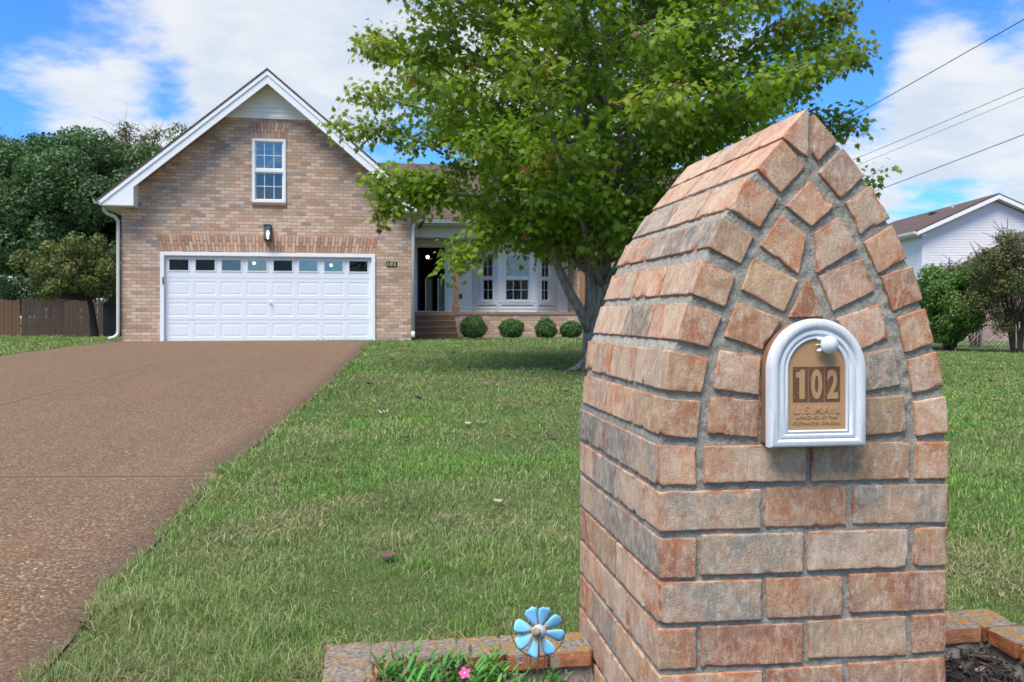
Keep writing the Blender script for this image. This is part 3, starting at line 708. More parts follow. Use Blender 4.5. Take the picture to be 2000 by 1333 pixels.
def build_planter():
    root = empty('planter_kerb', (PO.x, PO.y, 0), PT, 'low lichen stained brick kerb round the mulch bed at the pillar', 'brick kerb')
    K = Bricks(.009); zt = .158; sd = 500
    def lay(u0, u1, b0, b1, fam, tilt=0): 
        nonlocal sd
        K.add([(u0, zt+tilt), (u1, zt-tilt), (u1, zt-.040-tilt), (u0, zt-.040+tilt)], b0, b1, fam, sd, r=.003, jit=.003, amp=1.2); sd += 1
    x = -.63
    for k, w in enumerate([.112, .098, .105, .105, .105, .103, .02]):
        if k == 6: break
        lay(x, x+w-.007, .470+.004*(k % 2), .600-.003*(k % 3), 'ororoo'[k], random.uniform(-.002, .002)); x += w
    x = .592
    for k in range(5): lay(x, x+.098, .475, .600, 'oroor'[k], random.uniform(-.002, .002)); x += .107
    for k in range(9):
        b1 = .455-.108*k if k else .462
        lay(-.63, -.520, b1-.098, b1, 'oroorooro'[k], random.uniform(-.003, .003))
        lay(1.020, 1.128, b1-.098, b1, 'roorooror'[k], random.uniform(-.003, .003))
    K.build('brick_cap', m_lichen, root)
    zb = zt-.044
    def rough_box(x0, x1, y0, y1, z0, z1, out):
        nx = max(2, int((x1-x0)/.012)); ny = max(2, int((y1-y0)/.012)); nz = 9
        for ax_ in range(3):
            for sd_ in (0, 1):
                dims = [(x0, x1, nx), (y0, y1, ny), (z0, z1, nz)]; o1, o2 = [i for i in range(3) if i != ax_]
                A, B = np.meshgrid(np.linspace(*dims[o1]), np.linspace(*dims[o2]), indexing='ij'); p = np.zeros((A.size, 3)); p[:, o1] = A.ravel(); p[:, o2] = B.ravel(); p[:, ax_] = dims[ax_][sd_]
                for c in range(3): p[:, c] += (vnoise(p+c*3.3, 26, 70+c)-.5)*.020
                na, nb = A.shape; i = (np.arange(na-1)[:, None]*nb+np.arange(nb-1)[None]).ravel(); out.append((p, np.stack([i, i+1, i+1+nb, i+nb], 1)))
    out = []
    rough_box(-.618, -.002, .482, .590, -.08, zb, out); rough_box(.596, 1.115, .482, .590, -.08, zb, out)
    rough_box(-.618, -.53, -.55, .482, -.08, zb, out); rough_box(1.032, 1.116, -.55, .482, -.08, zb, out)
    n = 0; VV = []; FF = []
    for p, f in out: VV.append(p); FF.append(f+n); n += len(p)
    np_mesh('mortar_footing', np.concatenate(VV), np.concatenate(FF), m_mortar, root, smooth=True)
    # joint mortar between caps
    mj = MB(); mj.box(-.62, -.003, .486, .588, zb-.01, zt-.003); mj.box(.597, 1.11, .486, .588, zb-.01, zt-.003); mj.box(-.62, -.532, -.55, .486, zb-.01, zt-.003); mj.box(1.034, 1.114, -.55, .486, zb-.01, zt-.003)
    mj.build('cap_joints', mat('old joint mortar', (.16, .14, .12), .95, var=(60, .8, (.27, .24, .20)), bumps=(120, .8, .006)), root)
    # mulch: base sheet + chips in one stuff object
    nx = 90; xs = np.linspace(-.55, 1.05, nx); ys = np.linspace(-.55, .50, 60); X, Y = np.meshgrid(xs, ys); P = np.stack([X.ravel(), Y.ravel(), X.ravel()*0], 1)
    P[:, 2] = .045+.022*vnoise(P, 9, 80)+.012*vnoise(P, 30, 81); P[:, 2] += np.where(np.abs(P[:, 0]-.8) < .25, .012, 0)
    i = (np.arange(59)[:, None]*nx+np.arange(nx-1)[None]).ravel(); F0 = np.stack([i, i+1, i+1+nx, i+nx], 1)
    n = 5200; c = np.stack([rng.uniform(-.53, 1.04, n), rng.uniform(-.5, .485, n), np.zeros(n)], 1); keep = ~((c[:, 0] > -.02) & (c[:, 0] < .60) & (c[:, 1] > -.02)); c = c[keep]; n = len(c)
    c[:, 2] = .05+.022*vnoise(c*[1, 1, 0], 9, 80)+.012*vnoise(c*[1, 1, 0], 30, 81)+rng.uniform(0, .014, n)+np.where(np.abs(c[:, 0]-.8) < .25, .012, 0)
    a = rng.uniform(0, 2*np.pi, n); L = rng.gamma(3, .0045, n)+.004; W = rng.uniform(.0012, .0038, n); el = rng.normal(0, .35, n)
    d = np.stack([np.cos(a)*np.cos(el), np.sin(a)*np.cos(el), np.sin(el)], 1)*L[:, None]; s = np.stack([-np.sin(a), np.cos(a), rng.normal(0, .4, n)], 1)*W[:, None]; up = np.array([0, 0, .0012])
    V = np.stack([c-d-s-up, c+d-s*.4-up, c+d+s*.6-up, c-d+s-up, c-d-s+up, c+d-s*.4+up, c+d+s*.6+up, c-d+s+up], 1).reshape(-1, 3); k = np.arange(n)*8
    FC = np.concatenate([np.stack([k+q for q in f], 1) for f in [(4, 5, 6, 7), (0, 1, 5, 4), (1, 2, 6, 5), (2, 3, 7, 6), (3, 0, 4, 7)]])+len(P)
    t = rng.random(n)**2.2; cc = np.array([.016, .012, .011])+np.array([.10, .075, .06])*t[:, None]; cc = np.where((rng.random(n) < .03)[:, None], np.array([.30, .24, .17]), cc)
    col = np.concatenate([np.repeat([[.016, .012, .011]], len(P), 0), np.repeat(cc, 8, 0)])
    m = mat('mulch chips', rough=.85, build=lambda T, b: T.put(b.inputs['Base Color'], T.new('ShaderNodeAttribute', attribute_name='col').outputs['Color']))
    o = np_mesh('mulch', np.concatenate([P, V]), np.concatenate([F0, FC]), m, cols={'col': col}); o.location = (PO.x, PO.y, 0); o.rotation_euler = (0, 0, PT); o['kind'] = 'stuff'
build_planter()

def blade_leaves(specs, name, m, parent):
    """specs: (base, direction, up, length, width, curl, colour)"""
    V = []; Q = []; Tt = []; C = []
    for base, d, up, L, W, curl, col in specs:
        d = d.normalized(); s = d.cross(up).normalized(); n0 = s.cross(d)
        k = len(V); st = [(0, .25), (.25, .8), (.5, 1), (.75, .75)]
        for t, w in st:
            c = base+d*(L*t)-n0*(curl*L*t*t)
            V += [c-s*W*w, c-n0*W*.25*w, c+s*W*w]; C += [col, [x*1.25 for x in col], col]
        V.append(base+d*L-n0*(curl*L)); C.append(col)
        for i in range(3):
            a = k+3*i; Q += [(a, a+1, a+4, a+3), (a+1, a+2, a+5, a+4)]
        a = k+9; Tt += [(a, a+1, k+12), (a+1, a+2, k+12)]
    return np_mesh(name, np.array([tuple(v) for v in V]), [np.array(Q), np.array(Tt)], m, parent, smooth=True, cols={'col': np.array(C)})
m_plant = foliage('plant leaves', .3, .45)
m_petal = mat('pink petal', (.80, .05, .27), .5, var=(90, .4, (.9, .25, .45)))
def build_plants():
    grp = 'leafy bedding plants in the mulch bed'
    spots = [(-.465, .395, 1.0, 'beside the dried stalks at the kerb corner'), (-.40, .27, 1.1, 'at the front, left of the pink flower'), (-.345, .40, .95, 'against the kerb behind the pink flower'),
             (-.285, .345, 1.0, 'right beside the pink flower'), (-.255, .39, .9, 'against the kerb left of the pinwheel'), (-.20, .235, .85, 'at the foot of the pinwheel stake'), (-.135, .33, .8, 'at the right end beside dark mulch'), (-.435, .33, 1.05, 'second from the dried stalks'), (-.365, .36, 1.0, 'behind the pink flower stem'), (-.25, .26, .9, 'between broad leaf and pinwheel stake')]
    R_ = random.Random(3)
    for u, b, sc, where in spots:
        sc *= 1.0; p = pw(u, b, .06); root = empty('bedding_plant', p, 0, 'low green narrow leaved bedding plant '+where, 'plant', grp)
        sp = []; stems = MB()
        for k in range(int(26*sc)):
            a = R_.uniform(0, 6.283); r = R_.uniform(0, .06)*sc; tip = Vector((math.cos(a)*r*1.5, math.sin(a)*r*1.5, R_.uniform(.06, .142)*sc)); b0 = Vector((math.cos(a)*r*.6, math.sin(a)*r*.6, 0))
            stems.tube([b0, b0.lerp(tip, .5)+Vector((0, 0, .008)), tip], .0011, 5)
            g = R_.random(); col = [.045+.07*g, .15+.15*g, .025+.03*g]
            for j in range(9):
                t = .35+.65*j/9; base = b0.lerp(tip, t); aa = j*2.4+R_.random(); el = R_.uniform(.1, .75)+t*.35
                d = Vector((math.cos(aa)*math.cos(el), math.sin(aa)*math.cos(el), math.sin(el)))
                sp.append((base, d, Vector((0, 0, 1)), R_.uniform(.028, .052)*sc, R_.uniform(.0028, .0048), R_.uniform(.1, .5), [c*R_.uniform(.75, 1.2) for c in col]))
        stems.build('stem', mat('green stem', (.08, .16, .04), .6), root)
        blade_leaves(sp, 'leaves', m_plant, root)
        for k in range(4):
            bud = MB()
            a = R_.uniform(0, 6.28); q = Vector((math.cos(a)*.04, math.sin(a)*.04, R_.uniform(.12, .155)*sc)); bud.tube([q-Vector((0, 0, .05)), q], .0008, 5)
            for j in range(4): e = q+Vector((R_.uniform(-.005, .005), R_.uniform(-.005, .005), R_.uniform(0, .010))); bud.tube([q, q.lerp(e, .5)+Vector((.0012, 0, 0)), e], [.0022, .0026, .0006], 5)
            bud.build('dry_bud', mat('dry bud', (.17, .115, .065), .9, var=(80, .6, (.30, .24, .17))), root)
    # pink flower
    p = pw(-.329, .270, .036); root = empty('pink_flower', p, 0, 'small bright pink five petalled flower low among the green leaves', 'flower')
    MB().tube([(0, 0, .06), (.004, .004, .13), (0, 0, .168)], .0012, 6).build('stem', MATS['green stem'], root)
    cx = Vector((0, 0, .168)); nrm = Vector((-.05, -.72, .69)).normalized(); sx = nrm.orthogonal().normalized(); sy = nrm.cross(sx)
    for k in range(5):
        a0 = k*2*math.pi/5+.3; vs = [cx]; m = 9
        for i in range(m):
            a = a0+(i/(m-1)-.5)*1.12; r = .0125*(1-.25*abs(i/(m-1)-.5)**2*4)*(.94+.08*(i % 2)); vs.append(cx+(sx*math.cos(a)+sy*math.sin(a))*r+nrm*(.0015+.001*math.sin(i*1.3)))
        back = [v-nrm*.0006 for v in vs]; M = MB(); M.add(vs+back, [(0, i, i+1) for i in range(1, m)]+[(m+1, m+2+i, m+1+i) for i in range(m-1)]+[(i, i+m+1, i+m+2, i+1) for i in range(1, m)]); M.build('petal', m_petal, root)
    MB().lathe([(.0022, 0), (.0018, .002), (.0003, .003)], Matrix.Translation(cx) @ nrm.to_track_quat('Z', 'Y').to_matrix().to_4x4(), 8).build('eye', mat('flower eye', (.9, .7, .75), .6), root)
    # big single leaf weed
    p = pw(-.304, .262, .07); root = empty('broad_leaf_weed', p, 0, 'single broad pale green leaf standing just right of the pink flower', 'weed')
    blade_leaves([(Vector((0, 0, 0)), Vector((.12, -.15, 1)), Vector((0, 1, .2)), .118, .0125, .12, [.11, .25, .07]), (Vector((0, 0, 0)), Vector((-.5, .1, .7)), Vector((0, 1, .2)), .05, .008, .3, [.09, .22, .06])], 'leaves', m_plant, root)
    # dried stalks
    p = pw(-.505, .33, .06); root = empty('dried_plant', p, 0, 'clump of withered tan and brown stalks at the kerb corner', 'dried plant'); sp = []; st = MB()
    for k in range(60):
        a = R_.uniform(0, 6.28); r = R_.uniform(0, .035); b0 = Vector((math.cos(a)*r*.5, math.sin(a)*r, 0)); tip = b0+Vector((R_.uniform(-.03, .03), R_.uniform(-.03, .03), R_.uniform(.05, .150)))
        if k < 30: st.tube([b0, b0.lerp(tip, .5)+Vector((R_.uniform(-.006, .006), 0, 0)), tip], [.0014, .001, .0006], 5)
        g = R_.random(); col = [.16+.26*g, .10+.17*g, .05+.08*g]
        for j in range(6): sp.append((b0.lerp(tip, R_.uniform(.2, 1)), Vector((R_.uniform(-1, 1), R_.uniform(-1, 1), R_.uniform(-.9, .6))), Vector((R_.uniform(-.3, .3), .2, 1)), R_.uniform(.012, .03), R_.uniform(.0015, .004), R_.uniform(-.8, 1.2), col))
    st.build('stalk', mat('dry stalk', (.17, .115, .065), .9), root); blade_leaves(sp, 'withered_leaves', m_plant, root)
build_plants()

# ------------------------------------------------------------------ pinwheel
m_blue = mat('worn blue paint', rough=.85, spec=.15, build=lambda T, b: T.put(b.inputs['Base Color'], T.mix(T.mr(T.math('ADD', T.noise(T.oc, 120, 5, .7), T.math('MULTIPLY', T.new('ShaderNodeAttribute', attribute_name='root').outputs['Fac'], .42)), .66, .78), T.mix(T.noise(T.vmath('MULTIPLY', T.oc, (1, 1, 1)), 50, 4), (.16, .50, .84), (.28, .62, .92)), (.42, .33, .27))))
m_rust = mat('rusty wire', (.115, .062, .042), .85, var=(90, .6, (.22, .10, .05)))
m_hub = mat('rusted hub', (.26, .12, .07), .85, var=(160, .7, (.42, .33, .28)))
def build_pinwheel():
    d = 1.88; c = Vector(((1052-1000)/1700*d, d, EZ-(1233-618)/1700*d)); k = d/1700
    root = empty('pinwheel', (c.x, c.y, .05), R(3), 'blue eight petalled metal flower pinwheel in a rusty ring on a stake', 'garden pinwheel'); zc = c.z-.05
    r = 53*k; ring = MB(); ring.tube([(r*math.cos(a), .006, zc+r*.99*math.sin(a)) for a in [2*math.pi*i/48 for i in range(49)]], .0011, 7); ring.build('ring', m_rust, root, smooth=True)
    MB().tube([(.001, -.014, zc), (-.0005, -.0135, zc-.02), (-.003, -.010, zc-.07), (-.004, -.004, -.02)], .0016, 8).build('stake', m_rust, root, smooth=True)
    for x0, x1 in ((-.017, -.011), (.014, -.001)):
        MB().tube([(x0, .006, zc-r*.95), (x0*.9+x1*.1, .005, zc-r*1.25), (x1, .004, .0)], .0012, 6).build('brace', m_rust, root, smooth=True)
    for s_ in (-1, 1):
        pts = []
        for i in range(34):
            t = i/33; a = (.55*math.pi+t*2.9*math.pi); rr = 9.5*k*(1-.62*t); pts.append((s_*(-rr*math.cos(a)*1.0)+s_*31*k+(3*k if s_ > 0 else -4*k), .004, zc-r-8*k+rr*math.sin(a)-(2*k if s_ > 0 else -5*k)))
        pts = [(s_*15*k, .006, zc-r*.95)]+pts
        MB().tube(pts, .0014, 6).build('scroll', mat('grey painted wire', (.34, .36, .36), .6, var=(60, .5, (.12, .09, .07))), root, smooth=True)
    # petals
    angs = [105, 66, 27, -12, -62, -100, -148, 172-25+5]
    angs = [112, 74, 33, -10, -60, -103, -150, 163]
    for a in angs:
        a = R(a); e = Vector((math.cos(a), 0, math.sin(a))); t = Vector((-math.sin(a), 0, math.cos(a))); V = []; F = []; rt = []
        n, m = 9, 6; r0, r1 = 11*k, 50*k
        for i in range(n):
            s = i/(n-1); rad = r0+(r1-r0)*s; w = (3.0+9.8*math.sin(min(1, s*1.12)*math.pi*.5)**1.2)*k
            if s > .82: w *= math.sqrt(max(.0, 1-((s-.82)/.2)**2))*.98+.02
            for j in range(m):
                q = -1+2*j/(m-1); V.append(tuple(Vector((0, 0, zc))+e*rad+t*(q*w)+Vector((0, -.004-.0035*q*min(1, s*2)+.002*q*q-.003*s, 0)))); rt.append(max(0, 1-s*2.2))
        F = [(i*m+j, i*m+j+1, (i+1)*m+j+1, (i+1)*m+j) for i in range(n-1) for j in range(m-1)]
        o = np_mesh('petal', np.array(V), np.array(F), m_blue, root, smooth=True, attrs={'root': rt}); sl = o.modifiers.new('s', 'SOLIDIFY'); sl.thickness = .0007
    Mh = Matrix.Translation((0, -.004, zc)) @ Matrix.Rotation(R(90), 4, 'X')
    MB().lathe([(14.5*k, 0), (14.5*k, .001), (13.5*k, .0028), (12*k, .003), (10*k, .006), (5*k, .0085), (.3*k, .009)], Mh, 28).build('hub_disc', mat('pale blue disc', (.22, .48, .70), .5, var=(90, .9, (.5, .45, .4))), root, smooth=True)
    MB().lathe([(9*k, 0), (9*k, .002), (7.5*k, .0065), (4*k, .010), (.3*k, .011)], Matrix.Translation((-4.5*k, -.0085, zc+1*k)) @ Matrix.Rotation(R(90), 4, 'X'), 20).build('hub', m_hub, root, smooth=True)
build_pinwheel()

# ------------------------------------------------------------------ the house
def window(parent, M, w, h, cols=3, rows=(2, 2), name='window', glass=(None, None), dep=.07):
    """double hung window in local plane (x 0..w, z 0..h, outward -y)"""
    f = MB(M); t = .06
    f.box(0, t, -.03, dep, 0, h); f.box(w-t, w, -.03, dep, 0, h); f.box(t, w-t, -.03, dep, h-t, h); f.box(t, w-t, -.04, dep, 0, t)
    f.box(t, w-t, -.012, dep, h/2-.035, h/2+.035)
    fr = f.build(name, m_white, parent)
    iw = w-2*t
    mu = MB(M)
    for half, (z0, z1) in enumerate(((h/2+.035, h-t), (t, h/2-.035))):
        y0 = .012+(.028 if half else 0); fm = .028
        mu.box(t, t+fm, y0, y0+.03, z0, z1); mu.box(w-t-fm, w-t, y0, y0+.03, z0, z1); mu.box(t+fm, w-t-fm, y0, y0+.03, z1-fm, z1); mu.box(t+fm, w-t-fm, y0, y0+.03, z0, z0+fm)
        n = rows[half]
        for c in range(1, cols): x = t+iw*c/cols; mu.box(x-.007, x+.007, y0+.002, y0+.018, z0+fm, z1-fm)
        for r in range(1, n): z = z0+(z1-z0)*r/n; mu.box(t+fm, w-t-fm, y0+.004, y0+.016, z-.007, z+.007)
        MB(M).box(t+.002, w-t-.002, y0+.020, y0+.024, z0+.002, z1-.002).build('pane', glass[half] or m_glass, fr)
    mu.build('sash', m_white, fr)
    back = MB(M).box(t, w-t, .30, .31, 0, h); back.build('curtain', mat('grey curtain', (.24, .235, .24), .9, var=(6, .6, (.14, .135, .14))), fr)
    return fr
def T4(x, y, z, a=0): return Matrix.Translation((x, y, z)) @ Matrix.Rotation(a, 4, 'Z')

def build_house():
    H = empty('brick_house', (HO.x, HO.y, 0), HT, 'one storey brick house with gabled double garage and white sided porch', 'house')
    C = 3.40; SL = .843; ZA = 6.84
    rt = lambda u: ZA-SL*abs(u-C)          # top of rake
    G0 = .02
    # garage walls
    gable = [(0, G0), (.88, G0), (.88, 2.49), (5.95, 2.49), (5.95, G0), (6.84, G0), (6.84, rt(6.84)-.24), (C, ZA-.24), (0, rt(0)-.24)]
    win = [(3.0, 3.72), (3.79, 3.72), (3.79, 5.27), (3.0, 5.27)]
    W = MB(); W.prism(gable, 0, .12, [win])
    W.box(0, .12, .1205, 12, G0, 3.7); W.box(6.72, 6.84, .1205, 5.28, G0, 3.7)
    W.build('brick_wall', m_wall, H)
    MB().box(0.13, 6.71, 5.3, 5.32, 0, 3.6).build('inner_wall', m_inside, H)
    MB().box(0.13, 6.71, .3, 5.29, 3.0, 3.02).build('garage_ceiling', m_inside, H)
    MB().prism([(2.4, 3.03), (4.5, 3.03), (4.5, 5.6), (2.4, 5.6)], .9, .91).build('attic_partition', mat('grey curtain', (.24, .235, .24), .9, var=(6, .6, (.14, .135, .14))), H)
    # gable siding and trim
    s = MB(); s.prism([(2.42, 5.785), (4.38, 5.785), (4.38, rt(4.38)-.2), (C, ZA-.2), (2.42, rt(2.42)-.2)], -.03, -.005)
    s.laps((5.80, ZA-.3, lambda z: (max(2.35, C-(ZA-.22-z)/SL), min(4.45, C+(ZA-.22-z)/SL))), -.031, .105, .016); s.box(2.3, 4.5, -.05, -.004, 5.755, 5.80)
    s.build('gable_siding', m_siding, H)
    # roof slabs, rake boards, soffits
    e = 4.02
    def roofside(sg):
        r = MB(); U0 = C; U1 = C+sg*(e-.15+.03)
        z = lambda u: ZA-SL*abs(u-C)
        r.hull([(U0, -.47, z(U0)-.02), (U1, -.47, z(U1)-.02), (U1, 12.4, z(U1)-.02), (U0, 12.4, z(U0)-.02), (U0, -.47, z(U0)+.035), (U1, -.47, z(U1)+.035), (U1, 12.4, z(U1)+.035), (U0, 12.4, z(U0)+.035)])
        return r
    for sg in (-1, 1):
        roofside(sg).build('roof', m_roof, H)
        ue = C+sg*3.78
        b = MB(); b.prism([(C, ZA-.025), (ue, rt(ue)-.025), (ue, rt(ue)-.20), (ue-sg*.0, rt(ue)-.20), (C+sg*3.02, rt(C+sg*3.02)-.36), (C, ZA-.36)] if False else
                          [(C, ZA-.025), (ue, rt(ue)-.025), (ue, 3.53), (C+sg*3.02, 3.53), (C+sg*3.02, rt(C+sg*3.02)-.33), (C, ZA-.33)], -.44, -.40)
        b.prism([(C, ZA-.026), (ue, rt(ue)-.026), (ue, rt(ue)-.13), (C, ZA-.13)], -.462, -.441)
        b.build('rake_board', m_white, H)
        box = MB(); u0, u1 = sorted((C+sg*3.02, ue)); box.prism([(u0, 3.53), (u1, 3.53), (u1, 3.60), (u0, 3.60)] if False else [(u0, 3.531), (u1, 3.531), (u1, rt(u1)-.03 if sg > 0 else rt(u1)-.06), (u0, rt(u0)-.06 if sg > 0 else rt(u0)-.03)], -.399, -.002)
        box.build('cornice_return', m_white, H)
        # grooved soffit under the rake overhang
        sf = MB(); n = 40; ua, ub = C, C+sg*3.02
        for i in range(n):
            a = ua+(ub-ua)*i/n; b2 = ua+(ub-ua)*(i+.93)/n
            sf.hull([(a, -.399, rt(a)-.22), (b2, -.399, rt(b2)-.22), (b2, -.003, rt(b2)-.22), (a, -.003, rt(a)-.22), (a, -.399, rt(a)-.20), (b2, -.399, rt(b2)-.20), (b2, -.003, rt(b2)-.20), (a, -.003, rt(a)-.20)])
        sf.hull([(ua, -.399, rt(ua)-.205), (ub, -.399, rt(ub)-.205), (ub, -.002, rt(ub)-.205), (ua, -.002, rt(ua)-.205), (ua, -.399, rt(ua)-.18), (ub, -.399, rt(ub)-.18), (ub, -.002, rt(ub)-.18), (ua, -.002, rt(ua)-.18)])
        sf.build('soffit', m_soffit, H)
        # eave soffit and gutter along the side
        wu = 0 if sg < 0 else 6.84; a, c = sorted((wu, ue))
        MB().box(a, c, 0.0, 12 if sg < 0 else 3.4, 3.50, 3.53).build('eave_soffit', m_soffit, H)
        g = MB(); gu = ue+sg*.0
        g.add([(gu, y_, z_) for y_ in (-.48, 12 if sg < 0 else 3.3) for z_ in ()], [])
        prof = [(0, 3.66), (0, 3.575), (.05, 3.555), (.085, 3.575), (.125, 3.66), (.115, 3.66), (.08, 3.585), (.01, 3.575)]
        yy = (-.50, 12 if sg < 0 else 3.25); vs = [(gu+sg*p, y_, z_) for y_ in yy for p, z_ in prof]; k = len(prof)
        g.add(vs, [(i, (i+1) % k, k+(i+1) % k, k+i) for i in range(k)]+[tuple(range(k)), tuple(range(2*k-1, k-1, -1))]); g.build('gutter', m_gutter, H)
    # downspouts
    def spout(pts, name='downspout'):
        m = MB(); m.tube(pts, .042, 10); return m.build(name, m_gutter, H, smooth=True)
    spout([(-.36, -.10, 3.55), (-.36, -.10, 3.46), (-.30, -.10, 3.38), (-.12, -.08, 3.30), (-.055, -.07, 3.20), (-.05, -.07, 3.0), (-.05, -.07, .62), (-.06, -.08, .52), (-.12, -.14, .45), (-.22, -.22, .42)])
    spout([(7.22, .02, 3.56), (7.22, .0, 3.46), (7.14, -.02, 3.38), (6.95, -.05, 3.30), (6.89, -.06, 3.2), (6.885, -.06, 3.0), (6.885, -.06, .56)])
    MB().tube([(6.885, -.06, .56), (6.885, -.075, .50), (6.885, -.10, .43)], .045, 10).build('downspout_end', m_white, H, smooth=True)
    # lintels: soldier bricks
    def lintel(x0b, x1b, x0t, x1t, z0, z1, n, name, seed):
        K = []; V = []; F = []; cc = []; rr = random.Random(seed)
        pal = [(.56, .31, .20), (.46, .23, .14), (.62, .39, .27), (.38, .22, .16), (.54, .37, .27), (.58, .33, .22)]
        m = MB(); cols = []
        for i in range(n):
            for part in range(2):
                t0, t1 = (i+.09)/n, (i+.91)/n; cut = .36 if (i % 2) else .64
                s0, s1 = (0.0, cut-.025) if part == 0 else (cut+.025, 1.0)
                def P(t, s): xb = x0b+(x1b-x0b)*t; xt = x0t+(x1t-x0t)*t; return (xb+(xt-xb)*s, z0+(z1-z0)*s)
                a, b_, c, d = P(t0, s0), P(t1, s0), P(t1, s1), P(t0, s1)
                m.hull([(a[0], -.006, a[1]), (b_[0], -.006, b_[1]), (b_[0], .02, b_[1]), (a[0], .02, a[1]), (d[0], -.006, d[1]), (c[0], -.006, c[1]), (c[0], .02, c[1]), (d[0], .02, d[1])])
                k = rr.uniform(.8, 1.12); cols += [[q*k for q in rr.choice(pal)]]*8
        o = m.build(name, m_sold, H); at = o.data.attributes.new('tint', 'FLOAT_COLOR', 'POINT'); at.data.foreach_set('color', np.concatenate([np.array(cols), np.ones((len(cols), 1))], 1).astype(np.float32).ravel())
        MB().prism([(x0b, z0), (x1b, z0), (x1t, z1), (x0t, z1)], -.002, .01).build(name+'_mortar', m_mort_h, o)
    # the garage lintel leans outwards from its middle
    lintel(.885, 3.42, .79, 3.42, 2.515, 2.90, 30, 'garage_lintel', 1); lintel(3.42, 5.95, 3.42, 6.03, 2.515, 2.90, 30, 'garage_lintel', 2)
    lintel(2.985, 3.80, 2.90, 3.90, 5.29, 5.67, 11, 'window_lintel', 3)
    sl = MB(); 
    for i in range(11): sl.box(2.985+i*.0745, 2.985+i*.0745+.068, -.045, .03, 3.645, 3.718)
    sl.build('brick_sill', m_sill, H)
    window(H, T4(3.0, .0, 3.72), .79, 1.55, 3, (2, 2), glass=(m_glass_sky, m_glass))
    # garage door
    fr = MB(); fr.box(.88, .965, -.035, .11, G0, 2.49); fr.box(5.865, 5.95, -.035, .11, G0, 2.49); fr.box(.965, 5.865, -.035, .11, 2.405, 2.49)
    fr.box(.965, .985, .02, .10, G0, 2.405); fr.box(5.845, 5.865, .02, .10, G0, 2.405); fr.box(.985, 5.845, .02, .10, 2.385, 2.405)
    fr.build('garage_door_frame', m_white, H, bevel=.004)
    gd = empty('garage_door', (0, 0, 0), 0, parent=H)
    x0, x1, zb, zt = .987, 5.843, .355, 2.383; sec = (zt-zb)/4; cw = (x1-x0)/8; yd = .055
    for r in range(4):
        za = zb+r*sec; zc = za+sec-.006; m = MB()
        if r < 3:
            cells = []
            for c in range(8):
                a = x0+c*cw+.050; b_ = x0+(c+1)*cw-.050; p, q = za+.085, zc-.080
                cells.append([(a, p), (b_, p), (b_, q), (a, q)])
                ring = [(a, p, b_, q, yd), (a+.020, p+.020, b_-.020, q-.020, yd+.005), (a+.034, p+.034, b_-.034, q-.034, yd+.005), (a+.075, p+.060, b_-.075, q-.060, yd+.001)]
                vs = []
                for (X0, Z0, X1, Z1, y) in ring: vs += [(X0, y, Z0), (X1, y, Z0), (X1, y, Z1), (X0, y, Z1)]
                fs = [(4*k+i, 4*k+(i+1) % 4, 4*k+4+(i+1) % 4, 4*k+4+i) for k in range(3) for i in range(4)]+[(12, 13, 14, 15)]
                m.add(vs, fs)
            m.prism([(x0, za), (x1, za), (x1, zc), (x0, zc)], yd, yd+.04, cells)
        else:
            holes = []; 
            for c in range(8):
                a = x0+c*cw+.078; b_ = x0+(c+1)*cw-.078; p, q = za+.175, zc-.06; holes.append([(a, p), (b_, p), (b_, q), (a, q)])
                k = .022
                m.prism([(a-k, p-k), (b_+k, p-k), (b_+k, q+k), (a-k, q+k)], yd-.012, yd-.001, [[(a+.004, p+.004), (b_-.004, p+.004), (b_-.004, q-.004), (a+.004, q-.004)]])
                g = m_glass_sky if c in (3, 5, 6) else (m_glass if c == 2 else m_glass_dk)
                MB().box(a, b_, yd+.012, yd+.016, p, q).build('pane', g, gd)
            m.prism([(x0, za), (x1, za), (x1, zc), (x0, zc)], yd, yd+.04, holes)
        m.build('door_section', m_door, gd)
    MB().box(x0, x1, yd+.01, yd+.04, .335, .354).build('bottom_seal', m_dark, gd)
    MB().tube([(3.42, yd, 1.30), (3.42, yd-.05, 1.30)], .014, 8).tube([(3.38, yd-.05, 1.315), (3.46, yd-.05, 1.285)], .013, 8).build('handle', m_white, gd)
    MB().box(.935, .962, -.055, -.034, 1.72, 1.88).build('keypad', m_dark, H)
    for bu, bz in ((2.99, 2.26), (4.86, 2.23)):
        M = MB(); M.lathe([(.002, -.04), (.03, -.03), (.04, 0), (.03, .03), (.002, .04)], T4(bu, .42, bz)); M.build('light_bulb', m_bulb, H, smooth=True)
    # wall lantern
    L = MB(); x, z = 3.375, 2.80
    L.box(x-.075, x+.075, -.03, .0, z-.01, z+.37); L.box(x-.085, x+.085, -.19, -.031, z+.335, z+.37); L.box(x-.085, x+.085, -.19, -.031, z-.01, z+.012)
    for dx in (-.082, .07): L.box(x+dx, x+dx+.012, -.188, -.176, z+.0125, z+.334)
    L.box(x-.082, x-.07, -.045, -.032, z+.0125, z+.334); L.box(x+.07, x+.082, -.045, -.032, z+.0125, z+.334)
    lt = L.build('wall_lantern', m_dark, H)
    MB().box(x-.068, x+.068, -.184, -.181, z+.014, z+.332).build('lantern_glass', m_glass_clear, lt)
    M = MB(); M.lathe([(.012, 0), (.014, .06), (.030, .11), (.034, .15), (.024, .19), (.003, .21)], T4(x, -.11, z+.02)); M.build('lantern_bulb', mat('lantern bulb', (1, .9, .7), emit=((1, .80, .55), 3.0)), lt, smooth=True)
    # house number
    hn = MB().box(6.225, 6.49, -.02, -.001, 2.185, 2.315).build('house_number', m_dark, H)
    text('number', '102', mat('brass', (.75, .62, .25), .35, metal=.3), hn, (6.357, -.022, 2.205), .21, .09, ext=.003, off=.02, space=1.2)

